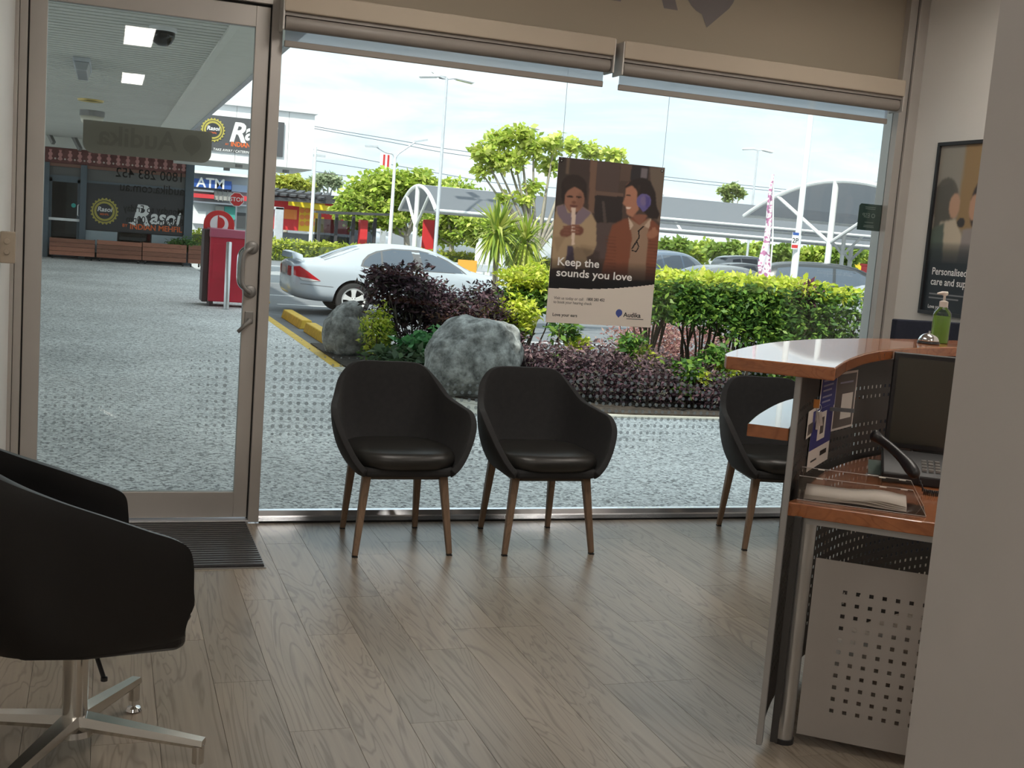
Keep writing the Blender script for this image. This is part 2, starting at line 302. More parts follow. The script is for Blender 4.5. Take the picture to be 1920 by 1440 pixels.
# ------------------------------------------------------------------ room shell
WY = 5.72                                   # glass line of the shop front
XL, XR, YB, ZC = -1.9, 4.37, -7.0, 3.05
def struct(o): o['kind'] = 'structure'; return o
fl = MB().box(XL, YB, -0.10, XR, 5.66, -0.003).build('floor', M('floor_base', (0.24, 0.20, 0.155), 0.5)); struct(fl)
PW, PL = 0.184, 1.22
pm = {}
def plank_mesh(L):
    L = round(L, 3)
    if L not in pm:
        b = MB(); g = 0.0002; e = 0.0006
        b.add([(g, g, -0.003), (PW-g, g, -0.003), (PW-g, L-g, -0.003), (g, L-g, -0.003), (g+e, g+e, 0), (PW-g-e, g+e, 0), (PW-g-e, L-g-e, 0), (g+e, L-g-e, 0)], [(4, 5, 6, 7), (0, 1, 5, 4), (1, 2, 6, 5), (2, 3, 7, 6), (3, 0, 4, 7)])
        me = bpy.data.meshes.new('plank'); me.from_pydata(b.v, [], b.f); me.materials.append(MATS['floor_plank']); pm[L] = me
    return pm[L]
col_i = 0; x = -1.1
while x < XR-0.01:
    y = 0.4 - random.choice((0, 0.2, 0.4, 0.6, 0.8, 1.0))
    while y < 5.655:
        L = min(PL, 5.655-y)
        if L > 0.04 and not (x+PW < 0.72 and y > 4.95 and x > -0.3):
            o = bpy.data.objects.new('plank', plank_mesh(L)); COL.objects.link(o); o.parent = fl; o.location = (x, y, 0)
            if x+PW > XR: o.scale.x = (XR-x)/PW
        y += PL
    x += PW
struct(MB().box(XL-.1, YB-.1, ZC, XR+.1, 5.66, ZC+.12).build('ceiling', 'ceiling_white'))
struct(MB().box(XL-.12, YB, 0, XL, 5.66, ZC).build('wall_left', 'wall_paint'))
struct(MB().box(XL, 4.88, 0, -0.402, 5.80, ZC+.1).build('wall_nib', M('wall_bright', (0.86, 0.86, 0.84), 0.6, var=0.01)))
struct(MB().box(XR, YB, 0, XR+.14, 5.80, ZC+.1).build('wall_right', 'wall_paint'))
struct(MB().box(XL-.12, YB-.12, 0, XR+.14, YB, ZC).build('wall_back', 'wall_paint'))
struct(MB().box(1.90, -1.2, 0, 2.02, 2.2155, ZC).build('wall_partition', 'wall_paint_grey'))
struct(MB().box(-9, 5.74, 3.02, 14, 5.86, 5.0).box(-9, 5.74, -.3, -1.9, 5.86, 3.02).box(4.51, 5.74, -.3, 14, 5.86, 3.02).build('wall_front', M('render_out', (0.5, 0.48, 0.45), 0.8)))
struct(MB().box(-9, -8, 3.24, 14, 5.8, 3.44).build('roof', 'galv'))

# ------------------------------------------------------------------ door and window in the shop front
d1 = struct(thing('door_1'))
Y0, Y1 = 5.700, 5.745
for x0, x1 in ((-0.345, -0.272), (0.634, 0.700)): MB().box(x0, Y0, 0.02, x1, Y1, 2.478).build('stile', 'alu', d1, bevel=0.002)
MB().box(-0.272, Y0, 0.02, 0.634, Y1, 0.147).build('bottom_rail', 'alu', d1, bevel=0.002)
MB().box(-0.272, Y0, 2.382, 0.634, Y1, 2.478).build('top_rail', 'alu', d1, bevel=0.002)
MB().box(-0.272, 5.719, 0.147, 0.634, 5.725, 2.382).build('pane', 'pane', d1)
MB().box(-0.402, 5.66, 0, -0.386, 5.80, 2.56).box(-0.384, 5.675, 0, -0.352, 5.79, 2.56).box(-0.402, 5.78, 0, -0.352, 5.80, 2.56).build('jamb', 'alu', d1, bevel=0.0015)
MB().box(-0.352, 5.705, 0, -0.345, 5.74, 2.49).box(0.700, 5.705, 0, 0.706, 5.74, 2.49).box(-0.352, 5.705, 2.478, 0.706, 5.74, 2.490).build('seal', 'gasket', d1)
MB().box(-0.402, 5.675, 2.490, 0.706, 5.79, 2.56).build('head', 'alu', d1, bevel=0.0015)
MB().box(-0.402, 5.66, -0.02, 0.706, 5.80, 0.012).build('threshold', 'alu_bright', d1, bevel=0.003)
def pull(side, nm):
    h = thing(nm); h.parent = d1; s = -1 if side == 'in' else 1; yb = Y0 if s < 0 else Y1
    for z in (1.352, 1.140): MB().lathe([(0.0, 0), (0.030, 0), (0.032, 0.003), (0.030, 0.008), (0.012, 0.012), (0.0, 0.012)], 20, (0.664, yb, z), axis='Y').build('rose', 'alu_dark', h, smooth=True) if s > 0 else MB().lathe([(0.0, 0), (0.030, 0), (0.032, -0.003), (0.030, -0.008), (0.012, -0.012), (0.0, -0.012)], 20, (0.664, yb, z), axis='Y').build('rose', 'alu_dark', h, smooth=True)
    p = catmull([(0.664, yb, 1.352), (0.660, yb+s*0.035, 1.352), (0.645, yb+s*0.055, 1.345), (0.622, yb+s*0.060, 1.315), (0.618, yb+s*0.060, 1.246), (0.622, yb+s*0.060, 1.178), (0.645, yb+s*0.055, 1.147), (0.660, yb+s*0.035, 1.140), (0.664, yb, 1.140)], 5)
    MB().tube(p, 0.0105, 12).build('grip', 'alu_dark' if s < 0 else 'chrome', h, smooth=True)
pull('in', 'pull_handle'); pull('out', 'pull_handle')
lk = thing('lock'); lk.parent = d1
MB().box(0.645, Y0-0.008, 0.985, 0.686, Y0, 1.045).build('plate', 'alu_dark', lk, bevel=0.004)
MB().tube([(0.667, Y0-0.008, 1.0), (0.667, Y0-0.03, 1.0), (0.660, Y0-0.038, 0.995), (0.612, Y0-0.040, 0.945)], [0.012, 0.012, 0.010, 0.009], 10).build('lever', 'alu_dark', lk, smooth=True)
# film sign and mirrored lettering stuck to the outside of the door glass
gy = 5.7265
sg = MB(); rr = 0.045; pts = [(-0.112, 1.879), (0.458, 1.879)] + [(0.458-rr+rr*math.cos(a), 1.732+rr-rr*math.sin(a)) for a in np.linspace(0, PI/2, 7)] + [(-0.112+rr-rr*math.sin(a), 1.732+rr-rr*math.cos(a)) for a in np.linspace(0, PI/2, 7)]
sg.prism(pts, gy, gy+0.0008, 'XZ'); fs = sg.build('film_sign', 'sign_film', d1); fs['label'] = 'grey film sign with mirrored lettering'
text('Audika', 0.125, 'sign_film_dark', 'sign_lettering', fs, (0.30, gy-0.0008, 1.775), bold=0.02, mirror=True)
def balloon(r, c, y, mat, parent, name='balloon_mark', plane='XZ', n=24, flip=1):
    """Round mark with a small pointed tail."""
    pts = [(c[0]+r*math.cos(a), c[1]+r*math.sin(a)) for a in np.linspace(-PI*0.30, PI*1.42, n)] + [(c[0]-flip*r*0.02, c[1]-r*1.38)]
    if flip < 0: pts = [(2*c[0]-p[0], p[1]) for p in pts][::-1]
    b = MB(); b.add([(p[0], y, p[1]) for p in pts], [tuple(range(len(pts)))]); return b.build(name, mat, parent, fix=False)
balloon(0.042, (0.368, 1.815), gy-0.0008, 'sign_film_dark', fs)
for s, px, py, hgt, w in (('1800 283 452', 345, 342, 0.060, 0.90), ('audika.com.au', 345, 367, 0.058, 0.86), ('Monday to Friday', 344, 404, 0.045, 0.83), ('8.30am - 5.00pm', 344, 424, 0.045, 0.83)):
    p = at(px, py, gy); text(s, hgt*1.02, 'ink', 'lettering', d1, (p.x, gy, p.z), bold=0.006, mirror=True, width=w)
w1 = struct(thing('window_1'))
MB().box(0.706, 5.675, 0, 0.757, 5.79, 3.02).build('mullion', 'alu', w1, bevel=0.002)
MB().box(4.250, 5.67, 0, 4.300, 5.80, 3.02).box(4.306, 5.655, 0, 4.37, 5.80, 3.02).build('jamb', 'alu', w1, bevel=0.002)
MB().box(4.300, 5.675, 0, 4.306, 5.79, 3.02).build('seal', 'gasket', w1)
MB().prism([(5.665, -.02), (5.665, .006), (5.694, .020), (5.700, .026), (5.712, .050), (5.740, .052), (5.80, .02), (5.80, -.02)], 0.757, 4.25, 'YZ').build('sill', M('sill_metal', (0.82, 0.84, 0.88), 0.22, 0.85), w1)
MB().box(0.757, 5.659, -0.02, 4.25, 5.665, 0.008).build('sill_trim', 'gasket', w1)
MB().box(0.757, 5.719, 0.052, 4.25, 5.725, 2.46).build('pane', 'pane', w1)
MB().box(0.757, 5.675, 2.46, 4.25, 5.79, 2.53).build('transom', 'alu', w1, bevel=0.002)
up = MB().box(0.757, 5.716, 2.53, 4.25, 5.720, 3.02).build('upper_pane', 'upper_film', w1); up['label'] = 'beige film over the upper pane with mirrored lettering'
text('Audika', 0.60, 'upper_film_dark', 'upper_lettering', up, (2.80, 5.714, 2.765), bold=0.02, mirror=True, width=0.95)
balloon(0.158, (3.00, 2.905), 5.714, 'upper_film_dark', up, flip=1)
p = [at(x, y, 5.728) for x, y in ((1614, 381), (1652, 382), (1648, 434), (1606, 431))]
X0, X1, Z0, Z1 = p[3].x, p[2].x, p[2].z, p[0].z
st = MB().prism([(X0, Z0), (X1, Z0), (X1, Z1), (X0+0.012, Z1), (X0, Z1-0.012)], 5.7265, 5.7275, 'XZ').build('sticker', 'green_film', w1); st['label'] = 'dark green sticker on the glass beside the jamb'
cx = (X0+X1)/2
M('sticker_pale', (0.42, 0.5, 0.47), 0.6)
text('ESP', 0.036, 'sticker_pale', 'lettering', st, (cx+0.002, 5.7262, Z1-0.078), bold=0.012, mirror=True)
MB().lathe([(0.008, 0), (0.013, 0), (0.013, -.0003), (0.008, -.0003)], 18, (cx+0.024, 5.7262, Z1-0.066), axis='Y', cap=False).build('ring_mark', 'sticker_pale', st)
for zz, ww in ((Z1-0.020, 0.036), (Z1-0.030, 0.034), (Z0+0.044, 0.030), (Z0+0.018, 0.036), (Z0+0.026, 0.034)): MB().box(cx-ww, 5.7258, zz, cx+ww, 5.7262, zz+0.004).build('print_line', 'sticker_pale', st)
# frosted dots on the glass
def dots(x0, x1, par, env):
    V = []; a = np.linspace(0, 2*PI, 10, endpoint=False)
    for i in range(int((x1-x0)/0.0405)):
        for j in range(22):
            X = x0+0.02+i*0.0405; Z = 0.20+j*0.0395; r = env(X, Z)
            if r < 0.0022: continue
            V.append(np.stack([X+r*np.cos(a), np.full(10, 5.7262), Z+r*np.sin(a)], axis=1))
    o = fast_mesh('dot_film', np.array(V), 10, 'dot_film', par); o['kind'] = 'stuff'; o['label'] = 'grid of small frosted dots on the glass'
def env_w(X, Z):
    c = 0.60+0.07*math.sin(X*2.1+0.6); hw = 0.30+0.05*math.sin(X*3.3); t = 1-abs(Z-c)/hw
    return 0.0098*min(1, max(0, t)*2.2)
def env_d(X, Z):
    k = max(0, min(1, (X-0.28)/0.3)); k2 = max(0, min(1, (0.22-X)/0.3)); c = 0.62 if X > 0.25 else 0.50; hw = 0.30 if X > 0.25 else 0.2
    t = max(0, 1-abs(Z-c)/hw); return 0.0095*min(1, t*2)*max(k, k2*0.7)
dots(0.79, 4.22, w1, env_w); dots(-0.26, 0.63, d1, env_d)

# ------------------------------------------------------------------ ground outside
pv = MB().box(-9, 5.80, -0.4, 2.30, 60, -0.004).box(2.30, 5.80, -0.4, 14, 9.13, -0.004).build('pavement', 'aggregate'); struct(pv)
ln = MB().box(2.30, 12.0, -0.4, 2.42, 27.0, -0.002).build('kerb_line', 'line_yellow'); struct(ln)
bedp = [(2.42, 14.2), (2.42, 12.05), (2.55, 11.2), (2.85, 10.35), (3.3, 9.75), (3.9, 9.40), (4.5, 9.30), (14, 9.30), (14, 13.6), (6, 14.2)]
ke = MB(); edge = [(2.30, 12.0), (2.42, 11.15), (2.74, 10.25), (3.2, 9.62), (3.85, 9.24), (4.5, 9.13), (14, 9.13)]; inn = bedp[1:8]
for i in range(len(edge)-1): ke.prism([edge[i], edge[i+1], inn[i+1], inn[i]], -0.4, 0.0)
ke.box(2.30, 9.13, -0.4, 2.301, 9.14, -0.3)
ke.prism([(2.30, 9.13), (4.5, 9.13), (3.85, 9.24), (3.2, 9.62), (2.74, 10.25), (2.42, 11.15), (2.30, 12.0)], -0.4, -0.004)
struct(ke.build('bed_kerb', 'concrete_edge'))
struct(MB().prism(bedp, -0.4, 0.015).build('garden_bed', 'soil'))
struct(MB().add([(-60, 60, -.26), (-60, 10, -.26), (300, 10, -.26), (300, 400, -.26), (-60, 400, -.26)], [(0, 1, 2, 3, 4)]).build('car_park', 'asphalt'))
struct(MB().box(2.6, 32, -.3, 160, 44, -.245).build('roadway', 'road_pale'))
lines = MB()
for y in (15.6, 18.4, 24.2, 27.0): lines.box(3.4, y, -.3, 8.5, y+.1, -.256)
for x in np.arange(12, 60, 9): lines.box(x, 37.9, -.3, x+4, 38.05, -.242)
struct(lines.build('lane_marking', 'line_white'))
for i, (ya, yb, lb) in enumerate(((16.5, 18.5, 'dirty yellow wheel stop nearest the boulder, worn brown'), (18.9, 21.0, 'yellow wheel stop just behind the white sedan'), (24.3, 26.0, 'short yellow wheel stop beyond the rear bumper of the sedan'))):
    w = MB(); w.prism([(3.02, -.26), (3.26, -.26), (3.22, -.11), (3.06, -.11)], ya, yb, 'XZ')
    o = w.build('wheel_stop', 'line_yellow', bevel=0.015); tag(o, lb, 'wheel stop', 'yellow wheel stops')

# ------------------------------------------------------------------ awning over the footpath
aw = struct(thing('awning'))
ZS = 3.20
lin = MB(); y = 5.86
while y < 34.6:
    lin.box(-9, y, ZS, 1.0, y+0.135, ZS+0.05); y += 0.19
lin.box(-9, 5.86, ZS+0.045, 1.0, 34.6, ZS+0.07)
lo = lin.build('ribbed_lining', 'soffit', aw); lo['kind'] = 'stuff'
MB().box(1.0, 5.86, ZS-0.03, 1.07, 34.6, ZS+.03).build('cover_strip', 'soffit_smooth', aw, bevel=0.004)
for y in np.arange(5.9, 29.9, 2.4): MB().box(1.07, y+.004, ZS, 1.60, min(y+2.396, 30.0), ZS+.03).build('soffit_panel', 'soffit_smooth', aw)
MB().box(1.60, 5.86, ZS-.02, 1.66, 30.0, ZS+.25).box(1.66, 5.86, ZS+.12, 1.78, 30.0, ZS+.26).build('gutter', 'galv', aw)
MB().box(-9, 5.8, ZS+.26, 1.78, 34.6, ZS+.3).build('roof_sheet', 'galv', aw)
# ------------------------------------------------------------------ ceiling panels that light the room
M('lamp_glow', (0.9, 0.88, 0.85), 0.5, emit=((1.0, 0.93, 0.84), LAMP))
for i, (x, y, lb) in enumerate(((0.23, 0.07, 'slim ceiling light panel nearest the shop door'), (0.25, -3.66, 'slim ceiling light panel farthest back from the shop door'), (3.1, 1.2, 'slim ceiling light panel over the reception side behind the partition'), (-1.1, -1.6, 'slim ceiling light panel close to the plain left wall'), (1.3, 4.05, 'added slim fill light panel above the waiting area'), (3.5, 4.0, 'added slim fill light panel above the reception counter'))):  # waiting area and counter panels are added fill, brightening floor and right wall
    t = thing('ceiling_light', lb, 'light', (x, y, ZC), 0, 'ceiling light panels')
    MB().box(-.14, -.63, -.014, .14, .63, -.0005).build('tray', 'white_paint', t)
    MB().box(-.125, -.61, -.016, .125, .61, -.0145).build('diffuser', 'lamp_glow', t)

# ------------------------------------------------------------------ roller blinds
def blind(pxa, pya, pxb, pyb, lb, dx0, dx1):
    """Blind between two pixels measured along the underside of its roll."""
    Yb = 5.585; a = at(pxa, pya, Yb); b = at(pxb, pyb, Yb); x0, x1, zr = a.x, b.x, (a.z+b.z)/2
    t = thing('roller_blind', lb, 'blind', ((x0+x1)/2, Yb, zr), 0, 'roller blinds over the shop window'); w = (x1-x0)/2
    R = 0.034
    MB().tube([(-w+.012, 0, R), (w-.012, 0, R)], R, 24).build('roll', 'blind_bar', t, smooth='auto')
    MB().box(-w, -0.050, 2*R+0.012, w, 0.085, 2*R+0.100).build('head_box', 'blind_fabric', t, bevel=0.006)
    MB().box(-w+.004, -0.030, 2*R-0.004, w-.004, 0.080, 2*R+0.012).build('head_channel', 'blind_bar', t)
    MB().box(-w+.02, 0.036, -0.043, w-.02-dx1, 0.0375, R).build('fabric', 'blind_screen', t)
    MB().box(-w+.018, 0.030, -0.070, w-.018-dx1, 0.044, -0.040).build('bottom_bar', 'blind_bar', t, bevel=0.004)
    for s in (-1, 1): MB().box(s*w-.005, -0.045, -0.004, s*w+.005, 0.075, 2*R+0.095).build('bracket', 'alu', t, bevel=0.003)
blind(529, 53, 1143, 139, 'wide beige roller blind rolled up nearest the shop door', 0, 0)
blind(1160, 142, 1683, 209, 'shorter beige roller blind rolled up at the right end of the window', 0, 0.02)

# ------------------------------------------------------------------ entrance mat, switch
mt = thing('entrance_mat', 'dark ribbed entrance mat with metal rails inside the door', 'mat', (0.2, 5.3, 0))
MB().box(-0.47, -0.40, -0.004, 0.497, 0.385, 0.003).build('frame', 'alu_dark', mt)
for k in range(22):
    y = -0.385+k*0.0352
    MB().box(-0.462, y, 0.003, 0.490, y+0.022, 0.010).build('carpet_strip', M('mat_pile', (0.035, 0.033, 0.035), 0.95, var=0.3, scale=60), mt)
    MB().box(-0.462, y+0.0235, 0.003, 0.490, y+0.0315, 0.0115).build('rail', M('mat_rail', (0.30, 0.29, 0.29), 0.3, 0.8), mt)
sw = thing('switch_box', 'beige surface mounted double switch on the white wall by the door', 'switch', (-0.402, 5.12, 1.30))
MB().box(0, 0, -0.064, 0.058, 0.045, 0.064).build('box', 'beige_plastic', sw, bevel=0.005)
for z in (-0.018, 0.024): MB().lathe([(0, -0.004), (0.010, -0.004), (0.012, -0.001), (0.012, 0.002)], 16, (0.026, 0, z), axis='Y').build('button', 'beige_plastic', sw, smooth='auto')

# ------------------------------------------------------------------ tub chairs
M('fabric_dark', (0.020, 0.0195, 0.0205), 0.9, var=0.12, scale=40, bump=0.15, bscale=400, sheen=0.03)
M('leather_dark', (0.022, 0.021, 0.019), 0.36, var=0.08, scale=30, bump=0.05, bscale=250)
def shell_surface(rim, base, bulge, n=5, rows=9, centre=(0, 0)):
    """Open tub: a rim curve and a base curve joined by bowed ribs; both curves run over the half and are mirrored in x."""
    R = catmull(rim, n); B = catmull(base, n)
    R = [Vector((-p.x, p.y, p.z)) for p in R[:0:-1]] + R; B = [Vector((-p.x, p.y, p.z)) for p in B[:0:-1]] + B
    G = []
    for r, b in zip(R, B):
        o = Vector((b.x-centre[0], b.y-centre[1], 0)); o = o.normalized() if o.length > 1e-6 else Vector((0, 1, 0)); c = Vector((r.x*0.62+b.x*0.38, r.y*0.5+b.y*0.5, b.z+(r.z-b.z)*0.35)) + o*bulge*min(1.0, (r.z-b.z)/0.40)**1.5
        G.append([b*(1-t)**2 + c*2*t*(1-t) + r*t*t for t in np.linspace(0, 1, rows)])
    return G
def cushion(hx, y0, y1, z0, z1, n=40, e=3.2, dome=0.012):
    """Soft seat pad: superellipse outline with a rounded rim."""
    prof = [(0.80, 0.0), (0.95, 0.10), (1.0, 0.38), (1.0, 0.62), (0.965, 0.86), (0.87, 0.98), (0.6, 1.04), (0.3, 1.07)]; cy = (y0+y1)/2; hy = (y1-y0)/2; G = []
    for s, h in prof:
        row = []
        for q in range(n):
            t = 2*PI*q/n; c, sn = math.cos(t), math.sin(t); k = (abs(c)**e+abs(sn)**e)**(-1/e); row.append(Vector((hx*s*c*k, cy+hy*s*sn*k, z0+(z1-z0)*h)))
        G.append(row)
    b = MB(); b.grid(G, 0, False, True); b.f.append(tuple(range(n))); b.mi.append(0); b.f.append(tuple(len(prof)*n-n+q for q in range(n))); b.mi.append(0); return b
def tub_chair():
    t = thing('tub_chair')
    rim = [(0, .285, .842), (.12, .283, .842), (.185, .272, .824), (.238, .228, .765), (.275, .13, .700), (.310, .00, .672), (.328, -.10, .655), (.322, -.180, .605), (.290, -.232, .525), (.248, -.264, .450), (.208, -.276, .405)]
    base = [(0, .205, .395), (.07, .205, .395), (.13, .195, .395), (.185, .15, .395), (.212, .08, .393), (.220, .00, .392), (.222, -.07, .392), (.222, -.13, .392), (.219, -.185, .390), (.212, -.222, .388), (.196, -.250, .386)]
    b = MB(); b.grid(shell_surface(rim, base, 0.050))
    b.build('shell', 'fabric_dark', t, smooth=True, solid=0.030, bevel=0.010, bseg=3)
    MB().prism([(-.19, -.268), (.19, -.268), (.222, -.235), (.228, 0), (.20, .15), (.12, .2), (-.12, .2), (-.20, .15), (-.228, 0), (-.222, -.235)], .376, .418).build('seat_pan', 'fabric_dark', t, bevel=0.014, bseg=3)
    cushion(.250, -.292, .20, .404, .488).build('seat', 'leather_dark', t, smooth=True)
    f = MB(); 
    for s in (-1, 1): f.bar((s*.178, -.195, .368), (s*.165, .195, .368), .028, .030)
    f.bar((-.178, -.190, .368), (.178, -.190, .368), .028, .030); f.bar((-.165, .185, .368), (.165, .185, .368), .028, .030)
    f.build('base_frame', M('frame_grey', (0.12, 0.10, 0.085), 0.6), t)
    for sx, y0, x1, y1 in ((-1, -.195, .224, -.245), (1, -.195, .224, -.245), (-1, .195, .185, .252), (1, .195, .185, .252)):
        x0 = .180 if y0 < 0 else .165
        l = MB().bar((sx*x0, y0, .384), (sx*x1, y1, .006), .040, .040, up=(0, 1, 0), w2=.026, h2=.026).build('leg', 'leg_wood', t, bevel=0.006)
        MB().box(sx*x1-.012, y1-.012, 0, sx*x1+.012, y1+.012, .007).build('foot_pad', 'black_plastic', l)
    return t
ch0 = tub_chair()
spots = ((1.337, 5.285, 0.0, 'charcoal tub chair with oak legs, nearest the glass door'), (2.050, 5.258, 0.0, 'charcoal tub chair with oak legs, middle one below the hanging poster'), (3.395, 5.225, -0.17, 'charcoal tub chair half hidden behind the reception counter'))
for i, (x, y, a, lb) in enumerate(spots):
    o = ch0 if i == 0 else copy_tree(ch0)
    o.location = (x, y, 0); o.rotation_euler.z = a; tag(o, lb, 'chair', 'tub chairs along the window')

# ------------------------------------------------------------------ swivel chair in the left foreground (faces local -y)
oc = thing('swivel_chair', 'black swivel tub chair on a four star polished metal base', 'chair', (-0.085, 3.21, 0), math.radians(90+14))
M('leather_black', (0.006, 0.006, 0.007), 0.38, var=0.08, scale=30, bump=0.04, bscale=250)
rim = [(0, .31, .915), (.12, .305, .91), (.21, .26, .88), (.265, .18, .835), (.288, .07, .785), (.296, -.05, .737), (.300, -.14, .700), (.300, -.205, .674), (.300, -.240, .648), (.299, -.252, .60), (.296, -.255, .53), (.288, -.252, .455)]
base = [(0, .20, .385), (.09, .198, .385), (.16, .18, .385), (.215, .13, .386), (.245, .06, .387), (.255, -.02, .388), (.262, -.09, .390), (.266, -.14, .393), (.268, -.18, .397), (.270, -.215, .402), (.271, -.235, .408), (.272, -.245, .416)]
b = MB(); b.grid(shell_surface(rim, base, 0.045)); b.build('shell', 'leather_black', oc, smooth=True, solid=0.036, bevel=0.012, bseg=3)
MB().prism([(-.262, -.262), (.262, -.262), (.286, -.235), (.27, 0), (.22, .14), (.1, .20), (-.1, .20), (-.22, .14), (-.27, 0), (-.286, -.235)], .366, .446).build('seat_pan', 'leather_black', oc, bevel=0.025, bseg=4)
cushion(.25, -.300, .20, .42, .545).build('seat', 'leather_black', oc, smooth=True)
0 and MB().tube(catmull([(p.x, p.y, p.z+0.019) for p in [Vector((-q[0], q[1], q[2])) for q in rim[::-1]][4:] + [Vector(q) for q in rim[1:8]]], 4), 0.0035, 6).build('piping', 'leather_dark', oc, smooth=True)
BO = Matrix.Rotation(-oc.rotation_euler.z, 3, 'Z') @ Vector((.045, -.035, 0))
MB().lathe([(0.0, .372), (.06, .372), (.055, .35), (.033, .34), (.033, .11), (.055, .10), (.06, .085), (0, .085)], 20, tuple(BO)).build('column', 'polished_alu', oc, smooth='auto')
MB().tube([BO+Vector(q) for q in ((-.03, -.02, .372), (-.05, -.03, .34), (-.09, -.05, .262))], .006, 8).lathe([(0, -.008), (.009, -.004), (.009, .006), (0, .010)], 10, tuple(BO+Vector((-.092, -.051, .258)))).build('height_lever', 'black_plastic', oc, smooth='auto')
legang = [math.atan2(3.559-3.21, 0.134+0.065), math.atan2(3.09-3.21, 0.268+0.065)]
for k, a in enumerate((math.radians(62), math.radians(-24), math.radians(62+180), math.radians(-24+180))):
    a2 = a - oc.rotation_euler.z; d = Vector((math.cos(a2), math.sin(a2), 0)); R = 0.36
    l = MB(); n = 9; P = []
    for i in range(n):
        s = i/(n-1); w = .030-.012*s; h = .030-.012*s; c = BO+d*(.02+s*(R-.02))+Vector((0, 0, .122-.028*s)); sd = Vector((-d.y, d.x, 0))
        P.append([c+sd*w+Vector((0, 0, -h*.3)), c+sd*w*.75+Vector((0, 0, h*.5)), c-sd*w*.75+Vector((0, 0, h*.5)), c-sd*w+Vector((0, 0, -h*.3)), c-sd*w*.35+Vector((0, 0, -h)), c+sd*w*.35+Vector((0, 0, -h))])
    l.grid(P, 0, False, True); l.f.append(tuple(range((n-1)*6, n*6))); l.mi.append(0)
    lo = l.build('leg', 'polished_alu', oc, smooth='auto')
    e = BO+d*(R-.014); MB().cyl(e.x, e.y, .036, .085, .016, 14).build('leg_end', 'polished_alu', lo, smooth='auto')
    MB().lathe([(0, 0), (.020, 0), (.024, .004), (.020, .012), (.006, .016), (.006, .04), (0, .04)], 16, (e.x, e.y, 0)).build('glide', 'chrome', lo, smooth='auto')

# ------------------------------------------------------------------ poster painter (flat print as coloured cells)
class Canvas:
    def __init__(s, w, h, col):
        s.w, s.h = w, h; s.a = np.zeros((h, w, 3)); s.a[:] = srgb(*col)[:3]; yy, xx = np.mgrid[0:h, 0:w]; s.x = (xx+.5)/w; s.y = (yy+.5)/h
    def blend(s, mask, col, op=1.0): m = np.clip(mask, 0, 1)[..., None]*op; s.a = s.a*(1-m)+np.array(srgb(*col)[:3])*m
    def blur(s, m, k):
        for _ in range(k):
            p = np.pad(m, 1, mode='edge'); m = (p[1:-1, 1:-1]*2+p[:-2, 1:-1]+p[2:, 1:-1]+p[1:-1, :-2]+p[1:-1, 2:])/6
        return m
    def ell(s, cx, cy, rx, ry, col, soft=1, op=1.0, rot=0.0):
        dx = s.x-cx; dy = (s.y-cy)*s.h/s.w; c, n = math.cos(rot), math.sin(rot); u = dx*c+dy*n; v = -dx*n+dy*c
        s.blend(s.blur(((u/rx)**2+(v/(ry*s.h/s.w))**2 < 1).astype(float), soft), col, op)
    def poly(s, pts, col, soft=1, op=1.0):
        m = np.zeros((s.h, s.w), bool); n = len(pts)
        for i in range(n):
            x1, y1 = pts[i]; x2, y2 = pts[(i+1) % n]
            if y1 == y2: continue
            c = ((y1 > s.y) != (y2 > s.y)) & (s.x < (x2-x1)*(s.y-y1)/(y2-y1)+x1); m ^= c
        s.blend(s.blur(m.astype(float), soft), col, op)
    def line(s, pts, wd, col, soft=0, op=1.0):
        for (x1, y1), (x2, y2) in zip(pts[:-1], pts[1:]):
            dx, dy = x2-x1, (y2-y1)*s.h/s.w; L = math.hypot(dx, dy)+1e-9; px = s.x-x1; py = (s.y-y1)*s.h/s.w; t = np.clip((px*dx+py*dy)/L**2, 0, 1); d = np.hypot(px-t*dx, py-t*dy)
            s.blend(s.blur((d < wd).astype(float), soft), col, op)
    def mesh(s, name, w, h, origin, right, down, mat, parent):
        O = Vector(origin); R = Vector(right)*w; D = Vector(down)*h; i, j = np.meshgrid(np.arange(s.w), np.arange(s.h))
        def P(a, b): return np.array(O)[None, :]+(a/s.w).ravel()[:, None]*np.array(R)[None, :]+(b/s.h).ravel()[:, None]*np.array(D)[None, :]
        V = np.stack([P(i, j), P(i, j+1), P(i+1, j+1), P(i+1, j)], axis=1); return fast_mesh(name, V, 4, mat, parent, s.a.reshape(-1, 3))
printmat('print', 0.5)
def uvmap(pts, TL=(320, 95), U0=(1465, 140), U1=(1450, 74), V=(-165, 2302)):
    out = []
    for x, y in pts:
        v = (y-TL[1])/2400
        for _ in range(6):
            ux = U0[0]+(U1[0]-U0[0])*v; uy = U0[1]+(U1[1]-U0[1])*v; u = (x-TL[0]-v*V[0])/ux; v = (y-TL[1]-u*uy)/V[1]
        out.append((u, v))
    return out
C = Canvas(168, 238, (78, 62, 56)); q = uvmap
def P1(pts, col, soft=1, op=1.0): C.poly(q(pts), col, soft, op)
def E1(x, y, rx, ry, col, soft=1, op=1.0, rot=0.0): (u, v), = q([(x, y)]); C.ell(u, v, rx/1460, ry/2320, col, soft, op, rot)
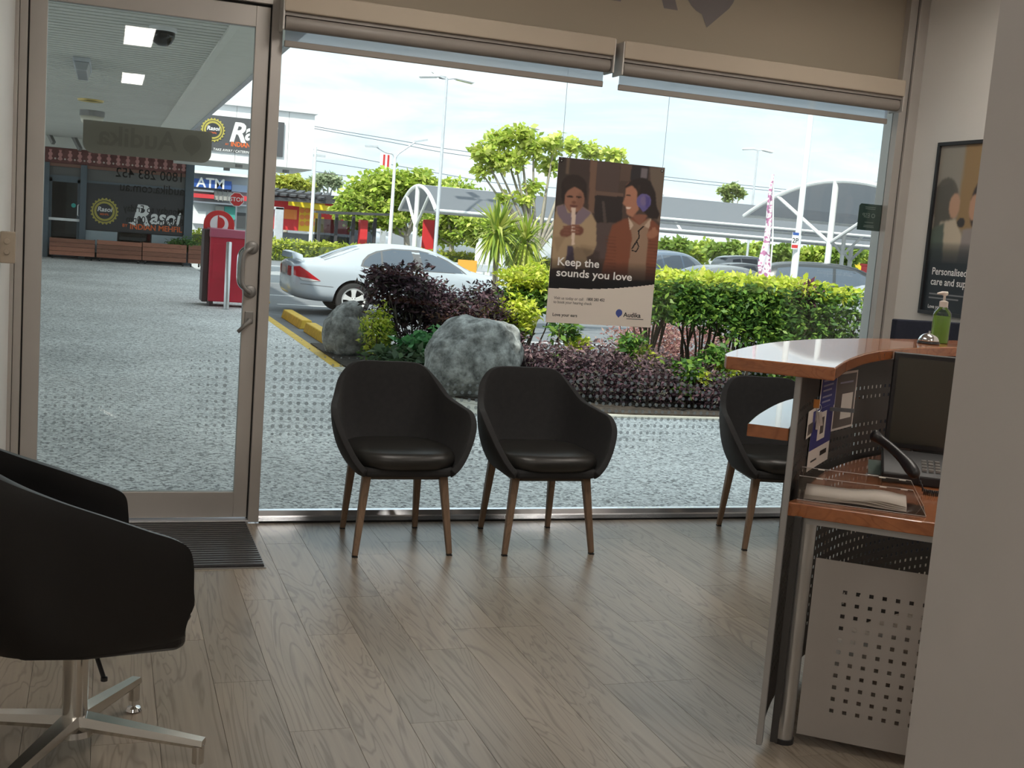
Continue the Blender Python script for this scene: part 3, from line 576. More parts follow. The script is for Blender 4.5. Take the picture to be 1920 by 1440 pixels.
# shelves behind
P1([(320, 95), (480, 110), (440, 900), (250, 900)], (58, 50, 46)); P1([(480, 110), (740, 130), (700, 900), (440, 900)], (66, 52, 48)); P1([(745, 140), (840, 150), (800, 860), (720, 860)], (120, 92, 76), 2)
P1([(840, 150), (1150, 180), (1130, 580), (820, 560)], (84, 68, 64)); P1([(820, 560), (1200, 590), (1200, 640), (810, 620)], (112, 88, 76)); P1([(810, 620), (1200, 640), (1180, 1000), (800, 1000)], (46, 38, 38))
P1([(905, 700), (940, 700), (975, 1000), (930, 1000)], (92, 80, 76), 1, .7); P1([(1160, 180), (1310, 195), (1290, 420), (1150, 420)], (96, 76, 66)); P1([(1320, 200), (1560, 220), (1540, 460), (1290, 460)], (42, 38, 42)); P1([(1450, 240), (1540, 250), (1530, 380), (1440, 380)], (120, 112, 118), 2)
P1([(1570, 225), (1785, 235), (1720, 1000), (1600, 900)], (112, 98, 86), 3); P1([(800, 1000), (1200, 1000), (1060, 1500), (800, 1500)], (88, 74, 72), 2); P1([(420, 100), (470, 105), (450, 330), (410, 330)], (120, 102, 84), 2, .7)
# child with recorder
P1([(290, 780), (400, 745), (480, 860), (560, 900), (630, 770), (760, 860), (830, 1000), (835, 1300), (790, 1430), (700, 1480), (740, 1640), (230, 1640), (240, 1100)], (176, 152, 122), 2)
P1([(290, 780), (400, 745), (440, 860), (560, 880), (630, 770), (765, 865), (620, 1020), (480, 1050), (380, 1000), (300, 880)], (128, 112, 124), 2)
E1(525, 500, 172, 165, (44, 32, 28), 2); P1([(360, 470), (350, 640), (390, 770), (420, 640), (430, 500)], (40, 30, 27), 2); P1([(640, 480), (695, 560), (685, 690), (640, 640)], (42, 31, 28), 2); E1(530, 682, 132, 178, (158, 112, 92), 2); E1(605, 700, 50, 120, (126, 86, 70), 6, .6); P1([(380, 470), (520, 440), (680, 480), (640, 560), (530, 500), (420, 570)], (46, 34, 30), 2); E1(470, 640, 45, 14, (54, 36, 30), 1); E1(590, 645, 40, 14, (54, 36, 30), 1); E1(525, 720, 34, 22, (120, 78, 62), 2); E1(520, 770, 55, 20, (104, 62, 54), 2)
E1(440, 1120, 110, 75, (122, 78, 62), 2, 1, -.5); E1(580, 1110, 80, 70, (116, 72, 58), 2); P1([(490, 795), (550, 790), (535, 1310), (497, 1312)], (226, 206, 190), 1)
for fy in (1040, 1085, 1130): E1(545, fy, 60, 17, (140, 92, 74), 1); E1(430, fy+20, 55, 15, (132, 86, 70), 1)
P1([(440, 1320), (520, 1330), (540, 1640), (410, 1640)], (74, 66, 84), 2); P1([(250, 1200), (420, 1190), (300, 1420)], (150, 126, 100), 4, .6); P1([(600, 1300), (830, 1330), (700, 1470)], (150, 126, 100), 4, .6)
# woman in a rust cardigan
P1([(1050, 1030), (1220, 940), (1400, 920), (1620, 960), (1720, 1050), (1690, 1800), (880, 1800), (960, 1500), (1000, 1200)], (132, 78, 56), 3)
for k in range(12): P1([(960, 1180+k*46), (1110, 1195+k*46), (1110, 1208+k*46), (955, 1193+k*46)], (104, 58, 42), 1, .6); P1([(1520, 1240+k*46), (1700, 1255+k*46), (1700, 1268+k*46), (1520, 1253+k*46)], (98, 56, 42), 1, .6)
P1([(1280, 930), (1430, 1030), (1590, 920), (1560, 1090), (1520, 1800), (1260, 1800), (1330, 1200)], (156, 128, 108), 2); P1([(1275, 920), (1350, 1030), (1300, 1100)], (208, 186, 168), 1); P1([(1600, 920), (1500, 1040), (1570, 1080)], (196, 174, 156), 1)
P1([(1300, 880), (1560, 880), (1440, 1030)], (142, 92, 74), 2); P1([(1235, 480), (1300, 420), (1420, 480), (1430, 800), (1330, 920), (1250, 880), (1240, 780), (1195, 730), (1225, 640)], (178, 124, 100), 2)
P1([(1220, 500), (1290, 420), (1440, 370), (1580, 420), (1655, 580), (1670, 760), (1720, 880), (1680, 950), (1560, 930), (1480, 820), (1420, 800), (1400, 560), (1320, 480), (1230, 520)], (38, 28, 27), 2)
E1(1270, 618, 34, 10, (50, 32, 28), 1); P1([(1240, 775), (1310, 782), (1290, 812), (1245, 800)], (232, 214, 204), 1); P1([(1400, 480), (1440, 470), (1430, 700), (1390, 640)], (52, 38, 34), 3)
E1(1490, 700, 102, 110, (108, 98, 156), 1); E1(1490, 690, 50, 70, (128, 112, 150), 3, .8); P1([(1440, 790), (1560, 790), (1480, 850)], (104, 96, 156), 1); P1([(1510, 620), (1580, 650), (1570, 760), (1520, 800)], (70, 66, 140), 3, .7)
E1(1620, 1150, 85, 60, (168, 114, 90), 2, 1, -.4); P1([(1610, 1060), (1660, 1060), (1670, 1160), (1620, 1160)], (172, 118, 94), 1)
C.line(q([(1490, 1050), (1420, 1110), (1430, 1200), (1340, 1340)]), .006, (30, 22, 20)); C.line(q([(1330, 1360), (1400, 1260), (1425, 1330), (1390, 1400), (1330, 1380)]), .005, (28, 20, 20))
P1([(560, 1330), (880, 1400), (880, 1700), (300, 1800), (300, 1640)], (44, 34, 34), 8, .5)
for k in range(10): P1([(200, 1500+k*30), (1700, 1590+k*30), (1700, 2000), (180, 1930)], (10, 9, 14), 6, .22)
P1([(190, 1760), (1690, 1830), (1640, 1960), (1100, 1920), (190, 1920)], (8, 8, 14), 3)
curve = [(181, 1911), (500, 1924), (820, 1926), (1100, 1915), (1400, 1890), (1650, 1860)]
P1(curve+[(1640, 2600), (100, 2600)], (224, 214, 204), 0)
PX0, PX1, PZ0, PZ1 = 2.203, 2.816, 1.067, 1.929; PY = 5.690
po = thing('hanging_poster', 'printed poster of a girl with a recorder hanging in the window', 'poster', ((PX0+PX1)/2, PY, PZ0))
ox = (PX0+PX1)/2; pw = PX1-PX0; ph = PZ1-PZ0
MB().box(-pw/2, 0.0008, 0, pw/2, 0.004, ph).build('panel', M('poster_back', (0.6, 0.58, 0.56), 0.6), po)
C.mesh('picture_print', pw, ph, (-pw/2, 0, ph), (1, 0, 0), (0, 0, -1), 'print', po)
def ptext(s, x, y, hpx, mat, bold=0.012, width=1.0):
    """Poster lettering: baseline start at a measured spot, hpx = capital height in the same measure."""
    (u, v), = q([(x, y)]); text(s, hpx/2320*ph/0.70, mat, 'lettering', po, (-pw/2+u*pw, -0.0006, ph-v*ph), bold=bold, width=width)
ptext('Keep the', 300, 1590, 112, 'ink_white', 0.018, 1.10); ptext('sounds you love', 288, 1742, 108, 'ink_white', 0.018, 1.17)
ptext('Visit us today or call', 262, 2068, 40, 'ink', 0.004, .96); ptext('1800 283 452', 702, 2088, 40, 'ink', 0.022, .90); ptext('to book your hearing check', 255, 2125, 40, 'ink', 0.004, .92); ptext('Love your ears', 242, 2306, 44, 'ink', 0.02, 1.0); ptext('Audika', 1218, 2318, 66, 'ink', 0.018, 1.05);
(u, v), = q([(1262, 2350)]); MB().box(-pw/2+u*pw, -.0008, ph-v*ph, -pw/2+(u+.165)*pw, -.0004, ph-v*ph+.004).build('print_line', 'ink_grey', po)
(u, v), = q([(1158, 2262)]); balloon(0.0195, (-pw/2+u*pw, ph-v*ph), -0.0006, 'ink_blue', po, flip=-1)
for s in (-1, 1):
    ex = s*(pw/2-.016); MB().lathe([(.008, -.001), (.004, -.001), (.004, .0055), (.008, .0055)], 14, (ex, 0, ph-.018), axis='Y').build('eyelet', 'chrome', po, smooth='auto')
    MB().tube([(ex, -.001, ph-.016), (ex+s*.002, .0, ph+.02), (ex+s*.004, .0, ph+.47)], .0011, 6).build('hanging_wire', 'alu_dark', po)
# ------------------------------------------------------------------ framed poster on the right wall
FX = XR-0.022; fy0, fy1, fz0, fz1 = 5.425, 4.78, 1.250, 2.200; fwid = fy0-fy1; fhei = fz1-fz0
fp = thing('framed_poster', 'black framed poster of two women on the right wall', 'poster', (XR, (fy0+fy1)/2, fz0))
def FP(u, v, d=0.0): return (-0.022-d, fwid/2-u*fwid, fhei*(1-v))
fr = MB(); bw = 0.020
for a in ((-0.024, -fwid/2, 0, 0, fwid/2, bw), (-0.024, -fwid/2, fhei-bw, 0, fwid/2, fhei), (-0.024, -fwid/2, bw, 0, -fwid/2+bw, fhei-bw), (-0.024, fwid/2-bw, bw, 0, fwid/2, fhei-bw)): fr.box(*a)
fr.build('frame', 'black_plastic', fp, bevel=0.002)
C2 = Canvas(110, 160, (150, 136, 116)); C2.poly([(0, 0), (.32, 0), (.3, .5), (0, .5)], (148, 142, 132), 3); C2.poly([(.34, 0), (1, 0), (1, .5), (.32, .5)], (150, 122, 84), 4)
C2.ell(.14, .33, .17, .14, (98, 92, 84), 2); C2.poly([(.02, .25), (.2, .22), (.28, .30), (.26, .48), (.02, .5)], (92, 88, 80), 2); C2.ell(.27, .36, .07, .075, (190, 150, 124), 2); C2.poly([(.10, .46), (.3, .44), (.42, .55), (.40, .72), (.1, .72)], (196, 182, 160), 3)
C2.ell(.62, .36, .15, .16, (54, 46, 44), 2); C2.ell(.52, .37, .06, .075, (186, 144, 118), 2); C2.poly([(.42, .50), (.62, .48), (.95, .56), (1, .74), (.38, .74)], (150, 140, 136), 3); C2.ell(.38, .46, .05, .03, (60, 56, 54), 1)
C2.poly([(0, .50), (.16, .46), (.2, .74), (0, .74)], (92, 102, 92), 3)
for k in range(8): C2.poly([(0, .58+k*.015), (1, .58+k*.015), (1, 1), (0, 1)], (44, 50, 54), 3, .3)
C2.poly([(0, .70), (1, .70), (1, 1), (0, 1)], (40, 46, 52), 2)
C2.mesh('picture_print', fwid-2*bw, fhei-2*bw, (-0.010, fwid/2-bw, fhei-bw), (0, -1, 0), (0, 0, -1), 'print', fp)
for s, v, hh, bo in (('Personalised', .765, .056, .016), ('care and support', .825, .056, .016), ('Love your ears', .962, .028, .016)):
    text(s, hh, 'ink_white', 'lettering', fp, (-0.0105, fwid/2-.065, fhei*(1-v)), (0, -1, 0), (0, 0, 1), bold=bo)

for v_, w_ in ((.882, .30), (.905, .24)): MB().box(-.0108, fwid/2-.065-w_, fhei*(1-v_), -.0104, fwid/2-.065, fhei*(1-v_)+.008).build('print_line', M('print_dim', (.22, .23, .24), .6), fp)
# ------------------------------------------------------------------ reception desk
dk = thing('reception_desk', 'curved reception desk with cherry counter and perforated metal panels', 'desk', (2.3, 3.1, 0))
dO = Vector((2.3, 3.1, 0))
def L(p): return Vector(p)-dO
M('desk_metal', (0.05, 0.047, 0.046), 0.5, 0.2, var=0.04); M('desk_trim', (0.42, 0.42, 0.42), 0.4, 0.5, var=0.03)
S_pts = catmull([(1.935, 2.903, 0), (2.12, 3.13, 0), (2.40, 3.42, 0), (2.73, 3.655, 0), (3.15, 3.85, 0), (3.65, 3.97, 0)], 14)
I_pts = catmull([(1.978, 2.79, 0), (2.24, 3.085, 0), (2.54, 3.37, 0), (2.85, 3.585, 0), (3.25, 3.765, 0), (3.70, 3.87, 0)], 8)
O_pts = catmull([(1.735, 2.985, 0), (1.80, 3.10, 0), (2.02, 3.345, 0), (2.30, 3.60, 0), (2.66, 3.84, 0), (3.12, 4.03, 0), (3.68, 4.15, 0)], 8)
ct = MB(); ct.prism([(p.x-dO.x, p.y-dO.y) for p in I_pts]+[(p.x-dO.x, p.y-dO.y) for p in O_pts[::-1]], 1.162, 1.200); ct.build('countertop', 'cherry', dk, bevel=0.004)
def resample(P, step):
    out = [P[0].copy()]; acc = 0.0
    for a, b in zip(P[:-1], P[1:]):
        d = (b-a).length; t = step-acc
        while t <= d: out.append(a+(b-a)*(t/d)); t += step
        acc = (acc+d) % step
    return out
def perforated(path, z0, z1, pitch_z, hole, t, mat, name, parent, rowgap=None, edge=2):
    """Sheet along a path with square holes cut through; returns the object."""
    b = MB(); nz_ = int(round((z1-z0)/pitch_z)); dz = (z1-z0)/nz_
    nrm = []
    for i, p in enumerate(path):
        d = path[min(i+1, len(path)-1)]-path[max(i-1, 0)]; nrm.append(Vector((d.y, -d.x, 0)).normalized())
    for i in range(len(path)-1):
        for j in range(nz_):
            za, zb = z0+j*dz, z0+(j+1)*dz; solid = (rowgap and rowgap(j, nz_)) or i < edge or i >= len(path)-1-edge or j < 2 or j >= nz_-2
            q = lambda f, z, s: path[i].lerp(path[i+1], f) + Vector((0, 0, z)) + nrm[i].lerp(nrm[i+1], f)*(s*t/2)
            h = hole/2; ff = h/((path[i+1]-path[i]).length); cz = (za+zb)/2
            for s in (1, -1):
                o = [q(0, za, s), q(1, za, s), q(1, zb, s), q(0, zb, s)]
                if solid: b.add(o, [(0, 1, 2, 3)]); continue
                n_ = [q(.5-ff, cz-h, s), q(.5+ff, cz-h, s), q(.5+ff, cz+h, s), q(.5-ff, cz+h, s)]
                b.add(o+n_, [(0, 1, 5, 4), (1, 2, 6, 5), (2, 3, 7, 6), (3, 0, 4, 7)])
            if not solid:
                A = [q(.5-ff, cz-h, 1), q(.5+ff, cz-h, 1), q(.5+ff, cz+h, 1), q(.5-ff, cz+h, 1)]; B = [q(.5-ff, cz-h, -1), q(.5+ff, cz-h, -1), q(.5+ff, cz+h, -1), q(.5-ff, cz+h, -1)]
                b.strip(A, B, close=True)
    return b.build(name, mat, parent, fix=False)
path = [L(p) for p in resample(S_pts, 0.036)]
perforated(path, 0.06, 1.160, 0.036, 0.0125, 0.002, 'desk_metal', 'perforated_screen', dk, rowgap=lambda j, n: j in (1, 2, 17, 18, 19, 24, 25, 28, 29))
# vertical end trim of the screen
d0 = (S_pts[2]-S_pts[0]).normalized(); n0 = Vector((d0.y, -d0.x, 0))
N = L(S_pts[0])
def plate(a, b, t, z0, z1, name, mat, bev=0.002):
    a = Vector(a); b = Vector(b); d = (b-a).normalized(); n = Vector((d.y, -d.x, 0))*t/2
    return MB().prism([tuple((a+n).xy), tuple((b+n).xy), tuple((b-n).xy), tuple((a-n).xy)], z0, z1).build(name, mat, dk, bevel=bev)
plate(N-d0*.012, N+d0*.016, .018, 0.02, 1.162, 'end_trim', 'desk_trim')
plate(N+n0*.030+d0*.01, N+n0*.052+d0*.01, .006, 0.03, .74, 'end_flange', 'desk_metal')
post = MB().cyl(2.048-dO.x, 2.945-dO.y, 0.012, .730, .029, 24).build('post', 'steel', dk, smooth='auto')
MB().cyl(2.048-dO.x, 2.945-dO.y, 0, .016, .033, 24).build('foot', 'black_plastic', post, smooth='auto')
E_ = Vector((.788, -.616, 0)); 
wk = [(1.965, 2.945), (2.345, 2.640), (2.85, 2.25), (3.65, 2.55), (3.65, 3.93)] + [(p.x+.018, p.y-.022) for p in S_pts[::-1][4:] if p.x > 2.02]
MB().prism([(x-dO.x, y-dO.y) for x, y in wk], .728, .770).build('work_surface', 'cherry', dk, bevel=0.003)
ws = MB().bar(L((2.03, 2.93, .716)), L((2.345, 2.675, .716)), .02, .018).build('edge_rail', 'desk_trim', dk)
mp0 = Vector((2.078, 2.922, 0)); mpath = [L(mp0+E_*(0.0385*i)) for i in range(22)]
perforated(mpath, 0.035, .600, 0.0365, 0.0125, 0.003, M('modesty_metal', (0.40, 0.37, 0.345), 0.5, 0.3, var=0.03), 'modesty_panel', dk, edge=2)
# low shelf on the customers' side
def offs(i, d):
    e = (S_pts[min(i+1, len(S_pts)-1)]-S_pts[max(i-1, 0)]).normalized(); return (S_pts[i].x-e.y*d, S_pts[i].y+e.x*d)
sh = [offs(i, .012) for i in range(0, 44, 2)] + [offs(i, .135) for i in range(42, -1, -3)]
MB().prism([(x-dO.x, y-dO.y) for x, y in sh], .962, 1.0).build('customer_shelf', 'cherry', dk, bevel=0.003)

# ------------------------------------------------------------------ things on the desk
def on_screen_at(px, py, off=0.006):
    """Point of the desk screen seen at a pixel, moved off the sheet towards the staff side, and the sheet direction there."""
    d = ray(px, py); best = None
    for a, b in zip(S_pts[:-1], S_pts[1:]):
        e = b-a; det = d.x*(-e.y)+e.x*d.y
        if abs(det) < 1e-9: continue
        t = (a.x*(-e.y)+e.x*a.y)/det; s = (d.x*a.y-d.y*a.x)/det
        if -1e-6 <= s <= 1.000001 and t > 0: best = (Vector((0, 0, CH))+d*t, e.normalized())
    p, e = best; return p+Vector((e.y, -e.x, 0))*off, e
M('flyer_blue', (0.035, 0.04, 0.20), 0.5); M('flyer_dark', (0.10, 0.085, 0.078), 0.5); M('paper', (0.74, 0.70, 0.65), 0.6, var=0.02); M('pen_silver', (0.4, 0.4, 0.4), 0.3, 0.8)
def flyer(name, lb, px0, px1, pyt, pyb, mat, border=True, cat='flyer'):
    p0, e = on_screen_at(px0, pyt); p1, _ = on_screen_at(px1, pyt); pz, _ = on_screen_at((px0+px1)/2, pyb); w = (p1-p0).xy.length; e = (p1-p0); e.z = 0; e.normalize(); n = Vector((e.y, -e.x, 0)); h = p0.z-pz.z
    t = thing(name, lb, cat, (p0.x, p0.y, p0.z-h)); q = lambda u, v, d: e*(u*w)+Vector((0, 0, v*h))+n*d
    def quad(u0, v0, u1, v1, d, nm, m): b = MB(); b.add([q(u0, v0, d), q(u1, v0, d), q(u1, v1, d), q(u0, v1, d), q(u0, v0, d-.0006), q(u1, v0, d-.0006), q(u1, v1, d-.0006), q(u0, v1, d-.0006)], [(0, 1, 2, 3), (7, 6, 5, 4), (0, 4, 5, 1), (1, 5, 6, 2), (2, 6, 7, 3), (3, 7, 4, 0)]); return b.build(nm, m, t)
    quad(0, 0, 1, 1, 0, 'sheet', 'paper' if border else mat); return t, quad
t, qd = flyer('flyer', 'upright blue flyer with pale lines taped inside the desk screen', 1539, 1568, 704, 762, 'flyer_blue'); qd(.04, .03, .96, .93, .001, 'print', 'flyer_blue')
M('print_pale', (0.30, 0.30, 0.42), 0.5)
for v in (.80, .66, .52, .34, .20): qd(.12, v, .62+.2*((v*10) % 1), v+.05, .002, 'print_line', 'print_pale')
t, qd = flyer('flyer', 'long blue and white flyer hanging lowest inside the desk screen', 1521, 1558, 772, 864, 'flyer_blue'); qd(.0, .34, 1, 1, .001, 'print', 'flyer_blue'); qd(.30, .46, .66, .93, .002, 'print_bubble', 'paper'); qd(.40, .56, .56, .84, .003, 'print_phone', 'flyer_dark'); qd(.55, .16, .85, .24, .002, 'print_mark', 'ink'); qd(.12, .13, .38, .16, .002, 'print_line', 'ink_grey')
t, qd = flyer('flyer', 'dark flyer with a white square on the desk screen under the counter', 1566, 1606, 699, 800, 'flyer_dark'); qd(.06, .04, .94, .96, .001, 'print', 'flyer_dark'); qd(.34, .18, .84, .62, .002, 'print_block', 'paper'); qd(.2, .80, .8, .83, .002, 'print_line', 'print_pale')
t, qd = flyer('flyer', 'small white card at the outer edge of the desk screen', 1513, 1531, 772, 812, 'paper'); qd(.1, .1, .9, .5, .001, 'print', 'flyer_dark')
ky = on_screen_at(1527, 757, .016)[0]; kt = thing('key_bunch', 'bunch of keys with an orange tag hanging on the desk screen', 'keys', ky)
MB().tube([(.010*math.cos(a), 0, -.012+.012*math.sin(a)) for a in np.linspace(0, 2*PI, 14)], .0012, 6).build('ring', 'steel', kt)
for k, (a, ln_) in enumerate(((-.35, .055), (.0, .062), (.3, .05))):
    MB().bar((math.sin(a)*.012, -.002*k, -.024), (math.sin(a)*ln_, -.002*k, -.024-math.cos(a)*ln_), .012, .0018, up=(0, 1, 0)).build('key', 'steel', kt)
MB().box(-.028, -.009, -.012, -.004, -.006, .018).build('tag', M('tag_orange', (0.45, 0.17, 0.03), 0.5), kt, bevel=0.002)
hp = on_screen_at(1552, 766, .045)[0]; MBx = MB().bar((-.035, .03, 0), (.035, -.03, .004), .02, .012).build('bar_clip', M('clip_grey', (0.16, 0.17, 0.18), 0.4)); MBx.location = hp; tag(MBx, 'flat grey clip bar holding the flyers on the desk screen', 'clip')

ea = Vector((.808, -.589, 0)); pa = Vector((.589, .808, 0)); T0 = Vector((2.018, 2.968, .770))
tr = thing('document_tray', 'clear acrylic tray at the front edge of the desk', 'tray', T0, math.atan2(ea.y, ea.x))
TL_ = .375; TD = .165
MB().box(0, 0, 0, TL_, TD, .003).build('base', 'acrylic', tr)
for y in (0, TD-.003): MB().prism([(0, .003), (TL_, .003), (TL_-.045, .075), (0, .075)], y, y+.003, 'XZ').build('side_plate', 'acrylic', tr)
MB().box(0, .003, .003, .003, TD-.003, .075).build('end_plate', 'acrylic', tr)
M('acrylic_edge', (0.55, 0.52, 0.50), 0.15, spec=.8)
for y in (.0015, TD-.0015): MB().tube([(0, y, .0755), (TL_-.045, y, .0755), (TL_, y, .003)], .0012, 5).build('polished_edge', 'acrylic_edge', tr)
MB().tube([(0, 0, .002), (TL_, 0, .002), (TL_, TD, .002)], .0012, 5).build('polished_edge', 'acrylic_edge', tr)
for x in (.05, .235, .295):
    for y in (0, TD-.003): MB().box(x, y-.0005, .072, x+.02, y+.0035, .0755).build('notch', 'paper', tr)
for k in range(4):
    G = [[Vector((.02+.30*i/12, .02+.115*j+.004*k, .004+k*.003+.014*j+.010*math.exp(-((i-6-k)/2.5)**2)*(1 if k else .4))) for j in range(2)] for i in range(13)]
    o = MB(); o.grid(G); o = o.build('paper_sheet', 'paper', smooth=True, solid=0.0012); o.location = T0; o.rotation_euler.z = math.atan2(ea.y, ea.x)
    tag(o, 'curled white paper form in the acrylic tray, %s of the pile' % ('lowest', 'second lowest', 'second from the top', 'topmost')[k], 'paper', 'forms in the acrylic tray')
    if k == 3:
        for a in range(5): MB().box(.21+.012*a, .05+.012*(a % 3), .0186+.0016*(a % 3), .222+.012*a, .054+.012*(a % 3), .0194+.0016*(a % 3)).build('scribble', 'ink_grey', o)

mo = thing('monitor', 'black computer monitor turned towards the staff side', 'monitor', (2.945, 3.345, .770), math.atan2(-.57, .82))
zs = .072; MB().box(-.268, -.012, zs, .268, .022, zs+.350).build('bezel', 'black_plastic', mo, bevel=0.004)
sc = MB().box(-.252, -.0135, zs+.020, .252, -.012, zs+.333).build('screen', M('screen_off', (0.055, 0.052, 0.042), 0.25, var=0.05, scale=2), mo)
MB().box(-.03, .022, .01, .03, .05, zs+.20).build('neck', 'black_plastic', mo, bevel=0.004); MB().box(-.12, -.08, 0, .12, .11, .012).build('stand', 'black_plastic', mo, bevel=0.005)

ph_ = thing('desk_phone', 'black desk phone with its handset propped up', 'phone', (2.66, 3.235, .770), math.atan2(-.57, .82))
phm = Matrix.Translation(ph_.location) @ Matrix.Rotation(math.atan2(-.57, .82), 4, 'Z'); phi = phm.inverted()
MB().prism([(-.09, 0), (.10, 0), (.10, .09), (-.09, .035)], -.11, .10, 'YZ').build('body', 'black_plastic', ph_, bevel=0.006)
hs_ = catmull([phi @ at(x, y, Y) for x, y, Y in ((1633, 812, 3.30), (1648, 822, 3.28), (1674, 842, 3.22), (1700, 868, 3.15), (1718, 893, 3.08))], 5)
MB().tube(hs_, [.008, .016, .021, .0215, .020, .018, .0165, .016, .016, .016, .016, .0165, .017, .018, .019, .021, .022, .0225, .021, .018, .010], 12).build('handset', 'black_plastic', ph_, smooth=True)
p_ = phi @ at(1722, 897, 3.06); cw = [(p_.x+.10*i/120, p_.y-.02*math.sin(i/38)+.008*math.cos(i*.9), max(.009, p_.z*(1-i/30))+.008*math.sin(i*.9)) for i in range(121)]; MB().tube(cw, .0022, 5).build('coiled_cord', 'black_plastic', ph_, smooth=True)
for i in range(3):
    for j in range(4): MB().box(.02+i*.022, -.055+j*.022, .044+j*.006, .036+i*.022, -.041+j*.022, .054+j*.0065).build('key', 'alu_dark', ph_)
cl = thing('card_holder', 'small glassy card holder beside the phone', 'holder', atz(1650, 893, .7705), -.5)
MB().box(-.045, -.02, 0, .045, .03, .004).prism([(-.02, .004), (-.012, .004), (.022, .055), (.014, .055)], -.045, .045, 'YZ').build('stand', 'acrylic', cl, bevel=0.001); MB().prism([(-.008, .006), (-.006, .006), (.026, .052), (.024, .052)], -.042, .042, 'YZ').build('card', M('card_teal', (0.22, 0.33, 0.33), 0.4), cl)
bk = thing('letter_tray', 'low black letter tray beside the monitor stand', 'tray', (3.02, 3.545, .770), -.6); MB().box(-.10, -.075, 0, .10, .075, .006).box(-.10, -.075, .006, -.096, .075, .035).box(.096, -.075, .006, .10, .075, .035).box(-.10, .071, .006, .10, .075, .035).build('body', 'black_plastic', bk)
for k in range(2):
    o = MB().box(-.085, -.06, 0, .085, .055, .007).build('note_pad', 'paper', bevel=0.001); o.location = (3.02+.006*k, 3.545, .777+k*.0085); o.rotation_euler.z = -.6+.25*k; tag(o, ('lower white note pad in the black letter tray', 'upper white note pad lying crooked in the black letter tray')[k], 'note pad', 'note pads')
o = MB().box(-.024, -.001, 0, .024, .001, .055).build('sticky_note', M('sticky', (0.62, 0.58, 0.38), 0.7)); o.location = (3.005, 3.41, .785); o.rotation_euler.z = math.atan2(-.57, .82); tag(o, 'pale yellow sticky note under the monitor', 'sticky note')

bt = thing('pump_bottle', 'clear pump bottle of green hand gel on the counter', 'bottle', (3.255, 3.905, 1.2)); R_ = .036
MB().lathe([(0, 0), (R_-.004, 0), (R_, .004), (R_, .118), (R_*.9, .130), (R_*.5, .146), (.015, .150), (.015, .156), (0, .156)], 24).build('body', glassmat('bottle_plastic', (0.90, 0.95, 0.88), 1.4), bt, smooth='auto')
gel = filmmat('gel', (0.52, 0.72, 0.18), 0.6, 0.7)
MB().lathe([(0, .002), (R_-.003, .003), (R_-.002, .112), (0, .112)], 24).build('gel', 'gel', bt, smooth='auto')
MB().lathe([(0, .150), (.0175, .150), (.0175, .172), (.010, .176), (.005, .177), (.005, .200), (.0, .200)], 16).build('collar', M('pump_white', (0.66, 0.6, 0.54), 0.45), bt, smooth='auto')
MB().tube([(.012, 0, .206), (-.012, .004, .207), (-.030, .010, .203)], [.008, .007, .0035], 8).cyl(0, 0, .197, .210, .009, 10).build('pump_head', 'pump_white', bt, smooth='auto')
be = thing('counter_bell', 'chrome call bell on a black base on the counter', 'bell', (3.150, 3.842, 1.2))
MB().lathe([(0, 0), (.043, 0), (.045, .004), (.043, .010), (0, .010)], 24).build('base', 'black_plastic', be, smooth='auto')
MB().lathe([(.041, .011), (.0405, .016), (.035, .028), (.024, .038), (.010, .043), (0, .044)], 24).build('dome', 'chrome', be, smooth=True); MB().cyl(0, 0, .042, .053, .004, 10).build('button', 'chrome', be, smooth='auto')
nv = thing('partition_screen', 'navy fabric office screen standing behind the counter', 'screen', (4.0, 4.6, 0)); p = at(1677, 598, 4.6); x0 = p.x-4.0
MB().box(x0, -.02, .08, .355, .02, p.z).build('fabric_panel', M('navy', (0.012, 0.016, 0.032), 0.9, var=0.1, scale=60), nv, bevel=0.006)
for x in (x0+.05, .30): MB().box(x-.02, -.15, 0, x+.02, .15, .08).build('foot', 'black_plastic', nv, bevel=0.005)
# ------------------------------------------------------------------ sedan
M('car_white', (0.43, 0.475, 0.53), 0.2, var=0.015, scale=2, coat=0.6); M('car_black', (0.035, 0.038, 0.042), 0.2, coat=0.6); M('car_silver', (0.42, 0.43, 0.45), 0.25, 0.4, coat=0.5); M('car_grey', (0.14, 0.145, 0.15), 0.22, coat=0.6); M('car_blue', (0.10, 0.14, 0.2), 0.22, coat=0.6)
M('car_glass', (0.075, 0.095, 0.125), 0.05, spec=0.9); M('tyre', (0.022, 0.022, 0.023), 0.85, var=0.2, scale=30); M('rim', (0.62, 0.62, 0.62), 0.35, 0.1); M('wheel_dark', (0.015, 0.015, 0.015), 0.8)
M('tail_red', (0.42, 0.012, 0.02), 0.15, coat=0.5); M('tail_clear', (0.6, 0.58, 0.58), 0.15, coat=0.4); M('car_trim', (0.12, 0.12, 0.125), 0.5); M('under_black', (0.012, 0.012, 0.012), 0.9)
